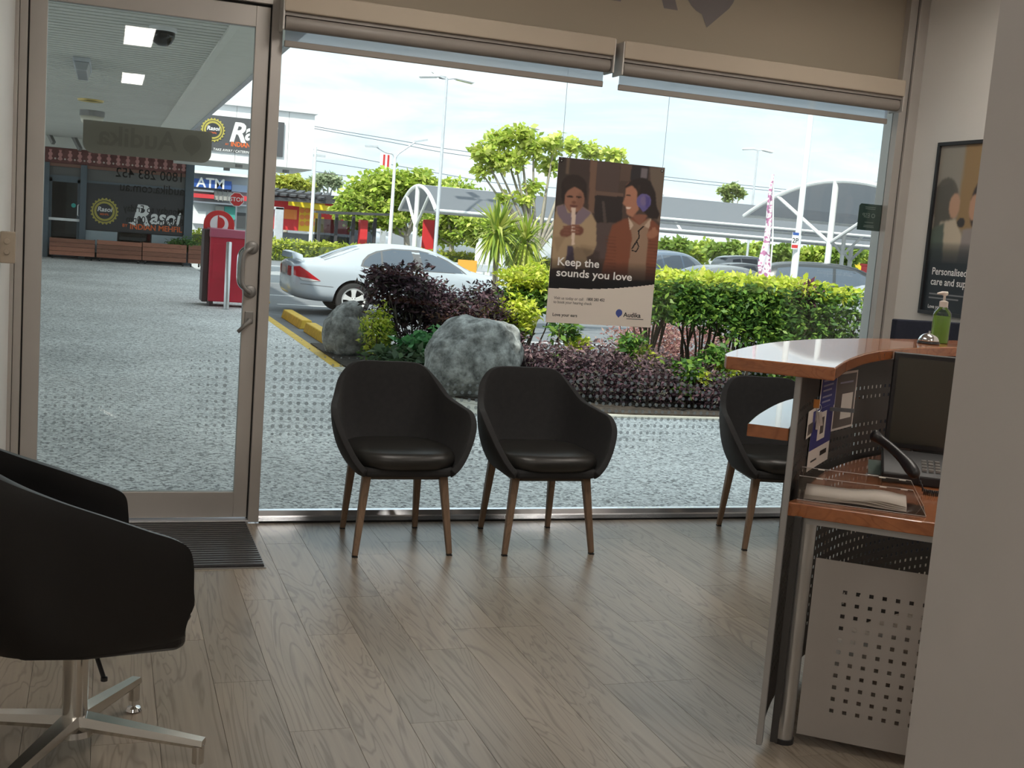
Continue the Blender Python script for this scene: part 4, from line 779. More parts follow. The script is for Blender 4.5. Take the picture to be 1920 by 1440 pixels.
def project(body_bvh, poly, plane, origin, direction, off, name, mat, parent, cuts=4):
    """Lay a flat outline on the body by casting along one axis."""
    bm = bmesh.new(); vs = []
    for u, v in poly: vs.append(bm.verts.new({'XZ': (u, origin, v), 'XY': (u, v, origin), 'YZ': (origin, u, v)}[plane]))
    bm.faces.new(vs); bmesh.ops.triangulate(bm, faces=bm.faces); bmesh.ops.subdivide_edges(bm, edges=bm.edges[:], cuts=cuts, use_grid_fill=True); bmesh.ops.triangulate(bm, faces=bm.faces); d = Vector(direction)
    for v in bm.verts:
        hit = body_bvh.ray_cast(v.co, d)
        if hit[0] is not None: v.co = hit[0]-d*off
    me = bpy.data.meshes.new(name); bm.normal_update(); bm.to_mesh(me); bm.free(); me.materials.append(MATS[mat]); me.polygons.foreach_set('use_smooth', [True]*len(me.polygons)); o = bpy.data.objects.new(name, me); COL.objects.link(o); o.parent = parent; return o
def make_car(name, paint, st, glass, simple=False):
    t = thing(name); b = MB(); G = []
    for x, ws, zb, zsh, zr, wr in st:
        half = [(0, zb), (ws*.80, zb), (ws*.965, zb+.09), (ws, .47), (ws*.992, zsh-.16), (ws*.955, zsh-.015), (wr+.015, zr-.065), (wr*.80, zr-.008), (0, zr+.018)]
        G.append([Vector((x, -y, z)) for y, z in half]+[Vector((x, y, z)) for y, z in half[-2:0:-1]])
    b.grid(G, 0, False, True); n = len(G[0]); b.f.append(tuple(range(n))); b.mi.append(0); b.f.append(tuple(range((len(G)-1)*n, len(G)*n))); b.mi.append(0)
    tmp = b.build('body', [paint, 'under_black'], None, smooth=True, sub=2)
    wx = (st[0][0]+1.20, st[0][0]+4.0)
    if not simple:
        ct_ = MB()
        for x in wx:
            for s in (-1, 1): ct_.tube([(x, s*.62, .33), (x, s*1.2, .33)], .385, 28)
        cut = ct_.build('cut', 'under_black'); md = tmp.modifiers.new('b', 'BOOLEAN'); md.object = cut; md.operation = 'DIFFERENCE'; md.solver = 'EXACT'
    dg = bpy.context.evaluated_depsgraph_get(); me = bpy.data.meshes.new_from_object(tmp.evaluated_get(dg)); bpy.data.objects.remove(tmp)
    if not simple: bpy.data.objects.remove(cut)
    me.polygons.foreach_set('use_smooth', [True]*len(me.polygons)); me.set_sharp_from_angle(angle=0.8)
    bo = bpy.data.objects.new('body', me); COL.objects.link(bo); bo.parent = t; me.name = 'body'
    bvh = BVHTree.FromPolygons([v.co for v in me.vertices], [tuple(p.vertices) for p in me.polygons])
    for s in (-1, 1):
        if not simple: project(bvh, [(1.31, .985), (1.36, 1.10), (1.47, 1.205), (1.64, 1.285), (1.96, 1.352), (2.5, 1.357), (2.80, 1.305), (3.09, 1.19), (3.34, 1.04), (3.44, .955), (1.44, .962)], 'XZ', s*2.0, (0, -s, 0), .002, 'window_trim', 'car_trim', t, 6)
        for poly in glass['side']: project(bvh, poly, 'XZ', s*2.0, (0, -s, 0), .004, 'side_window', 'car_glass', t)
    for poly, nm in ((glass['rear'], 'rear_window'), (glass['front'], 'windscreen')): project(bvh, poly, 'XY', 3.0, (0, 0, -1), .004, nm, 'car_glass', t)
    for x in wx:
        for s in (-1, 1):
            w = thing('wheel'); w.parent = t; w.location = (x, s*.80, .33)
            MB().lathe([(.215, -.10), (.29, -.105), (.322, -.085), (.33, -.04), (.33, .04), (.322, .085), (.29, .105), (.215, .10)], 36, axis='Y', cap=False).build('tyre', 'tyre', w, smooth='auto')
            MB().lathe([(.0, s*.02), (.20, s*.02), (.215, s*.10), (.228, s*.104), (.225, -s*.1)], 36, axis='Y', cap=False).build('rim', 'wheel_dark' if not simple else 'rim', w, smooth='auto')
            if simple: continue
            MB().lathe([(.195, s*.06), (.205, s*.098), (.228, s*.108), (.230, s*.09), (.21, s*.05)], 36, axis='Y', cap=False).build('rim_lip', 'rim', w, smooth='auto')
            for k in range(5):
                a = PI/2+2*PI*k/5; c, sn = math.cos(a), math.sin(a); q = lambda r, o: (r*c-o*sn, r*sn+o*c); P = [q(.03, -.036), q(.13, -.040), q(.205, -.062), q(.205, .062), q(.13, .040), q(.03, .036)]
                MB().prism(P, s*.060, s*.098, 'XZ').build('spoke', 'rim', w, bevel=0.006)
            hb = MB().lathe([(0, s*.104), (.045, s*.102), (.062, s*.09), (.062, s*.05)], 20, axis='Y')
            hb.build('hub', 'rim', w, smooth='auto')
            for k in range(5):
                a = PI/2+PI/5+2*PI*k/5; MB().lathe([(0, s*.103), (.010, s*.103), (.011, s*.085)], 8, (.043*math.cos(a), 0, .043*math.sin(a)), axis='Y').build('wheel_nut', 'wheel_dark', w)
    return t, bvh
sedan_st = [(.0, .74, .42, .90, .95, .66), (.05, .82, .34, .95, 1.0, .72), (.25, .89, .28, .985, 1.03, .76), (.55, .905, .25, .99, 1.045, .75), (.68, .91, .25, .99, 1.07, .70), (1.0, .915, .24, .985, 1.235, .63), (1.35, .92, .24, .98, 1.365, .59), (1.8, .92, .23, .975, 1.425, .575), (2.3, .92, .23, .97, 1.43, .575), (2.75, .92, .23, .96, 1.395, .58), (3.15, .915, .23, .95, 1.25, .63), (3.5, .91, .24, .935, 1.06, .70), (3.7, .905, .24, .92, .985, .74), (4.2, .89, .24, .87, .92, .72), (4.6, .86, .25, .79, .83, .68), (4.82, .80, .28, .68, .72, .6), (4.90, .70, .36, .60, .63, .52)]
sedan_gl = {'side': [[(1.36, 1.0), (1.40, 1.09), (1.50, 1.18), (1.66, 1.255), (1.72, 1.275), (1.72, .985), (1.46, .985)], [(1.76, 1.285), (1.98, 1.33), (2.34, 1.335), (2.40, .975), (1.76, .985)], [(2.50, 1.335), (2.78, 1.285), (3.06, 1.175), (3.30, 1.03), (3.36, .965), (2.55, .975)]],
            'rear': [(.66, -.60), (.66, .60), (1.0, .60), (1.33, .53), (1.33, -.53), (1.0, -.60)], 'front': [(2.86, -.52), (2.86, .52), (3.2, .58), (3.58, .62), (3.58, -.62), (3.2, -.58)]}
car, bv = make_car('sedan', 'car_white', sedan_st, sedan_gl)
car.location = (3.27, 22.62, -.26); tag(car, 'white sedan with boot spoiler parked behind the purple bush', 'car')
for s in (-1, 1):
    project(bv, [(.06, .90), (.16, .915), (.30, .83), (.56, .66), (.40, .655), (.20, .70), (.06, .74)], 'XZ', s*2.0, (0, -s, 0), .006, 'tail_light', 'tail_red', car)
    project(bv, [(.16, .715), (.34, .695), (.54, .660), (.40, .645), (.20, .66)], 'XZ', s*2.0, (0, -s, 0), .010, 'reverse_light', 'tail_clear', car)
    for z in (.60,): project(bv, [(.06, z), (.80, z-.035), (.80, z-.044), (.06, z-.010)], 'XZ', s*2.0, (0, -s, 0), .003, 'bumper_seam', 'car_trim', car)
    project(bv, [(2.42, .95), (2.44, .95), (2.46, .40), (2.44, .40)], 'XZ', s*2.0, (0, -s, 0), .003, 'door_seam', 'car_trim', car); project(bv, [(1.36, .97), (1.375, .97), (1.53, .74), (1.58, .42), (1.565, .42), (1.515, .74)], 'XZ', s*2.0, (0, -s, 0), .003, 'door_seam', 'car_trim', car)
    project(bv, [(2.02, .86), (2.24, .86), (2.24, .825), (2.02, .825)], 'XZ', s*2.0, (0, -s, 0), .012, 'door_handle', 'car_white', car)
    project(bv, [(s*.42, .90), (s*.72, .90), (s*.74, .72), (s*.40, .72)], 'YZ', -2.0, (1, 0, 0), .006, 'tail_light', 'tail_red', car)
project(bv, [(-.26, .86), (.26, .86), (.26, .74), (-.26, .74)], 'YZ', -2.0, (1, 0, 0), .008, 'number_plate', 'tail_clear', car)
sp = MB(); G = []
for k in range(15):
    y = -.74+1.48*k/14; e = abs(y)/.74; z = 1.155-.015*e**2-.10*max(0, e-.86)/.14; x = .02+.02*e
    G.append([Vector((x, y, z)), Vector((x+.06, y, z+.022)), Vector((x+.20, y, z-.012-.015*e)), Vector((x+.10, y, z-.022))])
sp.grid(G, 0, False, True); n = 4; sp.f += [(0, 1, 2, 3), tuple(range(56, 60))]; sp.mi += [0, 0]; sp.build('boot_spoiler', 'car_white', car, smooth='auto')
# other parked cars share one simpler body
suv_st = [(.0, .80, .42, 1.05, 1.20, .66), (.06, .86, .34, 1.08, 1.45, .64), (.25, .90, .30, 1.08, 1.60, .64), (.8, .92, .27, 1.08, 1.68, .64), (1.5, .93, .26, 1.07, 1.71, .64), (2.2, .93, .26, 1.06, 1.70, .64), (2.7, .93, .26, 1.05, 1.60, .66), (3.15, .92, .26, 1.04, 1.34, .70), (3.5, .92, .27, 1.03, 1.12, .76), (4.1, .90, .27, .98, 1.04, .74), (4.5, .86, .29, .90, .95, .68), (4.65, .76, .40, .75, .80, .58)]
suv_gl = {'side': [[(.30, 1.16), (.40, 1.48), (.85, 1.55), (.85, 1.12)], [(.92, 1.555), (1.85, 1.575), (1.85, 1.10), (.92, 1.12)], [(1.93, 1.575), (2.45, 1.54), (2.85, 1.36), (3.1, 1.14), (1.93, 1.10)]], 'rear': [(.08, -.5), (.08, .5), (.2, .52), (.2, -.52)], 'front': [(2.66, -.56), (2.66, .56), (3.38, .64), (3.38, -.64)]}
suv0, _ = make_car('suv', 'car_black', suv_st, suv_gl, True)
hatch0, _ = make_car('hatchback', 'car_silver', sedan_st, sedan_gl, True)
def paint(o, m):
    for c in o.children:
        if c.name.startswith('body'):
            c.data = c.data.copy(); c.data.materials[0] = MATS[m]
def park(src, px, py, Y, rz, m, lb, first=False):
    """Put a car so that its middle is seen near the pixel at depth Y."""
    o = src if first else copy_tree(src); p = at(px, py, Y); d = Vector((math.cos(rz), math.sin(rz), 0))*2.35
    o.location = (p.x-d.x, p.y-d.y, -.26); o.rotation_euler.z = rz; paint(o, m); tag(o, lb, 'car', 'cars under the car park shades'); return o
park(suv0, 1585, 540, 27.0, math.radians(-25), 'car_black', 'black SUV parked nearest the right window jamb', True)
park(hatch0, 1722, 560, 19.0, math.radians(-60), 'car_silver', 'silver car low behind the end of the hedge at the right jamb', True)
park(hatch0, 1370, 500, 29.0, math.radians(8), 'car_grey', 'grey car just above the hedge left of the feather flag')
park(suv0, 1262, 490, 34.5, math.radians(25), 'car_blue', 'dark car beside the right edge of the hanging poster')
park(hatch0, 1265, 478, 44.0, math.radians(10), 'car_white', 'white car far behind the dark car by the poster')
park(hatch0, 1400, 492, 41.0, math.radians(5), 'car_silver', 'silver car under the far shade left of the sign pole')
park(suv0, 1420, 485, 52.0, math.radians(5), 'car_white', 'white SUV far under the shade, beyond the silver car')
park(suv0, 852, 478, 76.0, math.radians(15), 'car_white', 'white utility car behind the tanks, left of the spiky palms')
park(hatch0, 676, 455, 92.0, math.radians(170), 'car_white', 'white car roof showing just above the parked sedan')

# ------------------------------------------------------------------ boulders
def boulder(name, lb, c, rx, ry, rz, seed, flat=0.0, tilt=0.0, hang=False):
    bm = bmesh.new(); bmesh.ops.create_icosphere(bm, subdivisions=5, radius=1.0); from mathutils import noise
    off = Vector((seed*7.3, seed*3.1, seed*1.7))
    for v in bm.verts:
        d = v.co.normalized(); s = 1+.16*noise.noise(d*1.3+off)+.07*noise.noise(d*3.1+off)+.03*noise.noise(d*7+off)+.014*noise.noise(d*18+off)+.008*noise.noise(d*40+off)
        f = [max(-1, min(1, q)) for q in d]; sq = Vector([math.copysign(abs(q)**.82, q) for q in d]); p = sq*s
        v.co = Vector((p.x*rx+tilt*p.z*rx, p.y*ry, p.z*rz))
        if v.co.z < -rz*.86: v.co.z = -rz*.86
    me = bpy.data.meshes.new(name); bm.to_mesh(me); bm.free(); me.materials.append(MATS['boulder']); me.polygons.foreach_set('use_smooth', [True]*len(me.polygons)); o = bpy.data.objects.new(name, me); COL.objects.link(o); o.location = (c[0], c[1], c[2]+rz*.86); return tag(o, lb, 'boulder', 'garden boulders')
def bouldermat():
    m = M('boulder', (0.21, 0.21, 0.20), 0.9, var=0.3, scale=5, bump=0.7, bscale=26); n = m.node_tree.nodes; l = m.node_tree.links
    hs = [q for q in n if q.type == 'HUE_SAT'][0]; v = n.new('ShaderNodeTexNoise'); v.inputs['Scale'].default_value = 10; v.inputs['Detail'].default_value = 12; v.inputs['Roughness'].default_value = .72; t = [q for q in n if q.type == 'TEX_COORD'][0]; l.new(t.outputs['Object'], v.inputs['Vector'])
    r = n.new('ShaderNodeValToRGB'); r.color_ramp.elements[0].position = .36; r.color_ramp.elements[1].position = .70; r.color_ramp.elements[0].color = (0.105, 0.105, 0.098, 1); r.color_ramp.elements[1].color = (0.47, 0.47, 0.45, 1); l.new(v.outputs['Fac'], r.inputs[0]); l.new(r.outputs[0], hs.inputs['Color'])
bouldermat()
boulder('boulder', 'smaller upright grey boulder at the kerb beside the yellow line', (2.67, 13.2, -.02), .275, .26, .325, 1.0)
boulder('boulder', 'larger rounded grey boulder behind the two tub chairs', (3.30, 10.35, -.06), .47, .40, .42, 2.3, tilt=.20)

# ------------------------------------------------------------------ planting
leafmat('leaf', 0.40); leafmat('leaf_dull', 0.25, 0.6)
M('twig', (0.115, 0.085, 0.06), 0.85, var=0.2, scale=20); M('bark_pale', (0.36, 0.32, 0.26), 0.85, var=0.2, scale=8); M('twig_grey', (0.22, 0.20, 0.175), 0.85, var=0.2, scale=20)
def lin(*cs): return np.array([srgb(*c)[:3] for c in cs])
YG = lin((214, 222, 84), (200, 210, 70), (176, 198, 66), (222, 222, 110)); GR = lin((92, 128, 56), (112, 146, 64), (78, 110, 52), (130, 158, 74)); PU = lin((62, 44, 54), (84, 58, 68), (48, 36, 44), (100, 74, 80), (70, 66, 56)); PK = lin((196, 148, 142), (178, 128, 126), (206, 170, 156), (140, 104, 100)); HG = lin((112, 150, 66), (86, 124, 56), (140, 170, 74), (70, 104, 52))
def blob(n, c, r, shell=0.55, flat_top=None, low=None):
    """Points in an uneven ellipsoid, denser towards its skin."""
    d = RNG.normal(size=(n, 3)); d /= np.linalg.norm(d, axis=1)[:, None]; rad = (shell+(1-shell)*RNG.random(n))[:, None]; lump = 1+.16*np.sin(d[:, :1]*5+c[0]*3)+.14*np.cos(d[:, 1:2]*6+c[1])+.1*np.sin(d[:, 2:]*7)
    p = d*rad*lump*np.array(r)+np.array(c)
    if low is not None: p[:, 2] = np.maximum(p[:, 2], low+RNG.random(n)*.05)
    return p
def stems(b, base, tips, r, n=5, sag=0.15):
    for tpt in tips:
        B = Vector(base)+Vector((random.uniform(-.06, .06), random.uniform(-.06, .06), 0)); T = Vector(tpt); Mi = B.lerp(T, .5)+Vector((random.uniform(-sag, sag), random.uniform(-sag, sag), random.uniform(-.02, .08)))*(T-B).length*.6
        b.tube(catmull([B, Mi, T], 4), r, n, 0, False, r*.45)
def shrub(name, lb, base, blobs, cols, size, mat='leaf', group=None, twig='twig', nstem=7, sr=.012, cat='shrub', aspect=.45, up=.4):
    """blobs: (count, centre offset, radii, colours or None)."""
    t = thing(name, lb, cat, base, 0, group); P = []; Cc = []
    for cnt, c, r, cc in blobs:
        P.append(blob(cnt, c, r, low=.02)); k = cc if cc is not None else cols; Cc.append(k[RNG.integers(0, len(k), cnt)])
    leaves('foliage', np.concatenate(P), size, np.concatenate(Cc), mat, t, aspect=aspect, up_bias=up)
    if nstem:
        b = MB(); tips = []
        for cnt, c, r, cc in blobs:
            for _ in range(max(2, nstem//len(blobs)+1)): tips.append((c[0]+random.uniform(-.8, .8)*r[0], c[1]+random.uniform(-.8, .8)*r[1], c[2]+random.uniform(-.3, .6)*r[2]))
        stems(b, (0, 0, -.02), tips, sr); b.build('stems', twig, t, smooth=True, fix=False)
    return t
def base_at(px, py, Y): p = at(px, py, Y); return (p.x, Y, 0.01)
# purple leaved shrubs behind the boulders
b0 = base_at(775, 600, 12.7)
shrub('purple_shrub', 'dark purple leaved shrub hiding the front of the white sedan', b0, [(2600, (-.12, 0, .78), (.42, .40, .30), None), (1300, (.30, .1, .62), (.34, .35, .28), None), (700, (-.35, -.05, .93), (.22, .25, .14), None), (700, (0, 0, .35), (.4, .35, .25), None)], PU, .075, 'leaf_dull', 'purple leaved shrubs', nstem=16, twig='twig_grey', aspect=.4)
shrub('purple_shrub', 'brown purple shrub between the dark bush and the yellow green bush', base_at(890, 600, 12.3), [(2400, (0, 0, .62), (.48, .40, .32), PU), (1200, (.25, -.1, .35), (.42, .35, .25), PU), (500, (-.1, -.1, .5), (.4, .3, .2), lin((120, 84, 70), (140, 104, 84)))], PU, .065, 'leaf_dull', 'purple leaved shrubs', nstem=12, aspect=.4)
shrub('yellow_green_shrub', 'yellow green shrub rising beside the left edge of the hanging poster', base_at(985, 600, 12.6), [(1500, (.05, 0, 1.02), (.36, .32, .17), YG), (900, (.05, 0, .82), (.34, .3, .16), GR), (900, (-.22, -.25, .62), (.30, .28, .2), YG), (700, (-.3, -.2, .42), (.24, .24, .2), GR)], YG, .085, 'leaf', 'bright garden shrubs', nstem=9)
shrub('yellow_green_shrub', 'small yellow green shrub squeezed against the smaller boulder', base_at(705, 670, 12.5), [(700, (-.02, -.1, .36), (.17, .2, .28), YG), (700, (.02, 0, .28), (.2, .25, .28), GR)], YG, .06, 'leaf', 'bright garden shrubs', nstem=6)
shrub('leafy_ground_plant', 'low broad leaved green plant between the two boulders', base_at(800, 690, 11.7), [(750, (.12, 0, .25), (.36, .3, .22), lin((88, 146, 88), (110, 166, 104), (66, 120, 70))), (500, (-.25, -.1, .14), (.34, .3, .12), lin((96, 116, 84), (74, 96, 66)))], GR, .11, 'leaf', None, nstem=5, aspect=.55)
for i, (px, py, Y, s, cc, lb) in enumerate(((1010, 700, 10.4, 1.0, PU, 'low purple ground shrub just right of the larger boulder'), (1110, 720, 10.0, 1.1, PU, 'low purple ground shrub below the hanging poster'), (1215, 745, 9.8, 1.0, PU, 'low purple ground shrub in front of the hedge stems'), (1310, 755, 9.8, .8, PU, 'low purple ground shrub nearest the reception counter'))):
    shrub('purple_ground_shrub', lb, base_at(px, py, Y), [(2000, (0, 0, .20*s), (.46*s, .34, .20*s), cc), (900, (.1, .15, .36*s), (.4*s, .3, .14*s), lin((112, 88, 94), (140, 112, 114), (88, 70, 76)))], cc, .055, 'leaf_dull', 'low purple ground shrubs', nstem=10, twig='twig_grey', sr=.007, aspect=.4)
for i, (px, py, Y, h, lb) in enumerate(((1060, 640, 10.6, .62, 'thin green sapling under the left half of the hanging poster'), (1185, 690, 10.1, .55, 'thin green sapling under the right corner of the hanging poster'), (1290, 735, 9.75, .38, 'thin green sapling low in front of the hedge'), (1345, 690, 9.9, .5, 'thin green sapling by the counter end'))):
    shrub('sapling', lb, base_at(px, 760, Y), [(170, (-.06, 0, h), (.16, .14, .10), HG), (150, (.10, .05, h*.75), (.14, .12, .09), YG), (130, (-.10, -.04, h*.5), (.13, .12, .1), HG)], HG, .085, 'leaf', 'thin saplings', nstem=7, sr=.008)
for i, (px, Y, w, lb) in enumerate(((1215, 12.8, .55, 'pink leaved shrub left of the hedge stems'), (1300, 13.0, .6, 'pink leaved shrub seen through the hedge stems'))):
    shrub('pink_shrub', lb, base_at(px, 690, Y), [(2200, (0, 0, .32), (w, .4, .34), PK)], PK, .06, 'leaf', 'pink leaved shrubs', nstem=8, sr=.006, aspect=.35)
# clipped hedge: six plants in a row, each with bright tips on its clipped top
hx = np.linspace(5.25, 7.25, 5)
for i, x in enumerate(hx):
    lb = ('first hedge plant, bare stemmed, beside the hanging poster', 'second hedge plant from the poster, with open bare stems', 'third hedge plant from the poster, in the middle of the row', 'fourth hedge plant from the poster, with a dark trunk cluster', 'last hedge plant at the rounded right end of the row')[i]
    t = thing('hedge_plant', lb, 'hedge', (x, 10.55+.04*math.sin(i*2), 0), 0, 'clipped hedge plants'); k = 2300; low = .78 if i < 2 else (.62 if i == 2 else .16)
    px_ = RNG.uniform(-.34, .34, k); py_ = RNG.uniform(-.36, .36, k); pz_ = low+(1.19-low)*RNG.random(k)**.75
    if i == 4: px_ = np.where(px_ > .12, .12+(px_-.12)*np.sqrt(np.clip(1-((pz_-.7)/.6)**2, .1, 1)), px_)
    tz = 1.15+.09*RNG.random(900); tx = RNG.uniform(-.34, .34 if i < 4 else .24, 900); ty = RNG.uniform(-.38, .38, 900)
    body = np.stack([px_, py_, pz_], 1); tips_ = np.stack([tx, ty, tz+.05*np.sin(tx*9+i)], 1); face = np.stack([RNG.uniform(-.34, .34, 500), RNG.uniform(-.42, -.34, 500), low+(1.2-low)*RNG.random(500)], 1)
    cc = np.concatenate([GR[RNG.integers(0, 4, k)], YG[RNG.integers(0, 4, 900)], HG[RNG.integers(0, 4, 500)]])
    leaves('foliage', np.concatenate([body, tips_, face]), .075, cc, 'leaf', t)
    b = MB(); tp = [(random.uniform(-.34, .34), random.uniform(-.3, .3), random.uniform(.75, 1.1)) for _ in range(13)]; stems(b, (0, 0, -.02), tp, .016, 6, .12); b.build('stems', 'twig', t, smooth=True, fix=False)
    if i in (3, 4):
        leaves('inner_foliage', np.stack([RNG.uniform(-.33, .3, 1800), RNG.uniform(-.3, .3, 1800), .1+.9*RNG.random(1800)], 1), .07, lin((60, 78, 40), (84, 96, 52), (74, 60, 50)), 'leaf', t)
shrub('purple_tuft', 'purple tuft growing out of the hedge top', (6.85, 10.45, 0.01), [(420, (0, -.1, 1.12), (.16, .2, .12), lin((120, 72, 96), (96, 60, 80)))], PU, .07, 'leaf_dull', None, nstem=3)
# spiky palms
def yucca(px, py, Y, r, lb, droop):
    p = at(px, py, Y); t = thing('spiky_palm', lb, 'palm', (p.x, Y, 0), 0, 'spiky palms'); b = MB(); b.tube([(0, 0, 0), (.02, 0, p.z*.5), (0, 0, p.z)], .045, 8, 0, True, .035); b.build('trunk', 'bark_pale', t, smooth=True)
    V = []; T = []
    for k in range(170):
        a = random.uniform(0, 2*PI); e = random.uniform(-.9, 1.35); d = Vector((math.cos(a)*math.cos(e), math.sin(a)*math.cos(e), math.sin(e))); s = Vector((-math.sin(a), math.cos(a), 0)); l = r*random.uniform(.75, 1.1); w = .022; c = Vector((0, 0, p.z+random.uniform(-.12, .08))); tip = c+d*l+Vector((0, 0, -droop*l*max(0, .9-e))); mid = c+d*l*.5
        V.append([c-s*w*.5, mid-s*w, tip, mid+s*w]); q = random.choice(((188, 200, 84), (160, 180, 70), (206, 208, 120), (130, 156, 64))); T.append(srgb(*q)[:3])
    o = fast_mesh('fronds', np.array([[tuple(q) for q in v] for v in V]), 4, 'leaf', t, np.array(T)); o['kind'] = 'stuff'
yucca(933, 432, 13.7, .42, 'yellow green spiky palm, left one of the pair', .25); yucca(986, 452, 13.9, .40, 'paler spiky palm, right one of the pair beside the poster', .5)
# trees
def tree(name, lb, px, py_base_z, Y, crown, cols, leaf, nleaf, trunk_r, group='trees across the car park', bark='bark_pale', open_=0.35, mat='leaf'):
    """crown: list of (px, py, radius px) clumps measured in the picture at depth Y."""
    p0 = at(px, 400, Y); t = thing(name, lb, 'tree', (p0.x, Y, py_base_z), 0, group); P = []; b = MB(); k = CF/ (Y*1.06)
    cs = [(at(x, y, Y+random.uniform(-1, 1)*q/k*.5)-Vector((p0.x, Y, py_base_z)), q/k) for x, y, q in crown]; tot = sum(r*r for _, r in cs)
    fork = Vector((0, 0, min(c.z for c, _ in cs)*.62))
    b.tube(catmull([(0, 0, -.05), (fork.x+.05*fork.z, 0, fork.z*.5), fork], 4), trunk_r, 8, 0, False, trunk_r*.75)
    for c, r in cs:
        mid = fork.lerp(c, .5)+Vector((random.uniform(-.2, .2), random.uniform(-.2, .2), -.05))*r; b.tube(catmull([fork, mid, c], 4), trunk_r*.55, 6, 0, False, trunk_r*.15)
        for _ in range(5): b.tube([c, c+Vector((random.uniform(-1, 1), random.uniform(-1, 1), random.uniform(-.2, .9)))*r*.8], trunk_r*.16, 5, 0, False, trunk_r*.05)
        P.append(blob(int(nleaf*r*r/tot), c, (r, r, r*.78), open_))
    b.build('trunk', bark, t, smooth=True, fix=False); leaves('foliage', np.concatenate(P), leaf, cols, mat, t, aspect=.6); return t
TG = lin((190, 206, 92), (170, 190, 78), (146, 172, 72), (206, 214, 116)); TP = lin((150, 168, 96), (170, 182, 110), (126, 146, 84))
tree('open_tree', 'open crowned pale barked tree rising behind the hanging poster', 1012, -.2, 20.0, [(905, 285, 24), (940, 262, 26), (975, 250, 22), (1000, 275, 28), (1040, 270, 24), (930, 305, 26), (1075, 275, 20), (1110, 285, 22), (1150, 292, 20), (965, 300, 22), (900, 320, 16), (1030, 310, 22), (945, 372, 14), (985, 375, 16), (1000, 350, 16)], lin((206, 218, 106), (190, 206, 92), (168, 190, 84), (218, 222, 130)), .135, 2900, .075, None)
tree('broad_tree', 'broad leafy tree above the bus shelter', 765, -.2, 61.0, [(665, 375, 32), (700, 350, 34), (745, 345, 36), (790, 345, 34), (760, 385, 40), (705, 390, 36), (820, 360, 30), (680, 410, 26), (640, 395, 22), (735, 415, 24)], TG, .34, 9000, .2)
tree('broad_tree', 'leafy tree behind the arched shade structure', 850, -.2, 71.0, [(845, 360, 30), (880, 370, 30), (850, 400, 34), (895, 405, 30), (800, 420, 30), (920, 385, 20), (840, 440, 26), (890, 440, 26)], TG, .36, 7000, .2)
tree('broad_tree', 'yellow green tree left of the tall street pole', 535, -.2, 96.0, [(520, 345, 22), (545, 342, 22), (570, 352, 18), (505, 358, 18)], lin((196, 196, 90), (170, 180, 76)), .4, 2500, .2)
tree('broad_tree', 'hazy pale tree right of the tall street pole', 612, -.2, 120.0, [(600, 338, 12), (615, 335, 12), (628, 342, 10), (590, 345, 12)], lin((184, 194, 160), (164, 178, 142)), .6, 1500, .25)
tree('broad_tree', 'sparse grey green tree over the far shade cloth', 1368, -.2, 75.0, [(1358, 358, 12), (1375, 352, 13), (1388, 362, 12), (1366, 370, 12)], TP, .3, 900, .15)
far_labels = ('first tree of the far row, right of the poster edge', 'second tree of the far row, counted from the poster', 'third tree of the far row, left of the feather flag', 'fourth tree of the far row, behind the feather flag', 'fifth tree of the far row, behind the sign pole', 'sixth tree of the far row, right of the sign pole', 'seventh tree of the far row, left of the green sticker', 'last tree of the far row, under the green sticker')
for i, px in enumerate((1260, 1310, 1360, 1410, 1460, 1530, 1585, 1640)):
    tree('far_tree', far_labels[i], px, -.2, 70.0+6*(i % 2), [(px-16, 466+i*2, 20), (px+14, 462+i*2, 20), (px, 478+i*2, 22)], TG if i % 2 else lin((150, 172, 80), (122, 150, 66)), .42, 1500, .15, 'far row of trees')
for i, (px, lb) in enumerate(((945, 'low tree beside the left palm, far side of the road'), (905, 'low tree above the tanks across the road'), (1000, 'low tree behind the right palm across the road'), (1080, 'low tree hidden mostly by the hanging poster'), (1170, 'low tree behind the right half of the hanging poster'))):
    tree('far_tree', lb, px, -.2, (66.0, 56.0, 69.0, 60.0, 68.0)[i], [(px-18, 425, 24), (px+16, 430, 24), (px, 450, 24)], TG, .4, 1700, .15, 'low trees across the road')
# clipped hedge across the road
hg = thing('road_hedge', 'long clipped yellow green hedge across the road', 'hedge', (12.5, 50, 0)); k = 9000
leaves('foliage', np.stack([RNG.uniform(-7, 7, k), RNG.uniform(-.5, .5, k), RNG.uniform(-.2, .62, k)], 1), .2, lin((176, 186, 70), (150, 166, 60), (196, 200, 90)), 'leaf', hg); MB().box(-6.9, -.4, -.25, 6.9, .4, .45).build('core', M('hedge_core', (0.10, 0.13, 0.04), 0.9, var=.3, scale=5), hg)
hg2 = thing('road_hedge', 'short yellow green hedge between the column and the red box', 'hedge', (2.9, 36.2, 0)); leaves('foliage', np.stack([RNG.uniform(-.5, .7, 1500), RNG.uniform(-.3, .3, 1500), RNG.uniform(0, .95, 1500)], 1), .12, lin((176, 186, 70), (150, 166, 60)), 'leaf', hg2); MB().box(-.45, -.25, 0, .65, .25, .85).build('core', 'hedge_core', hg2)
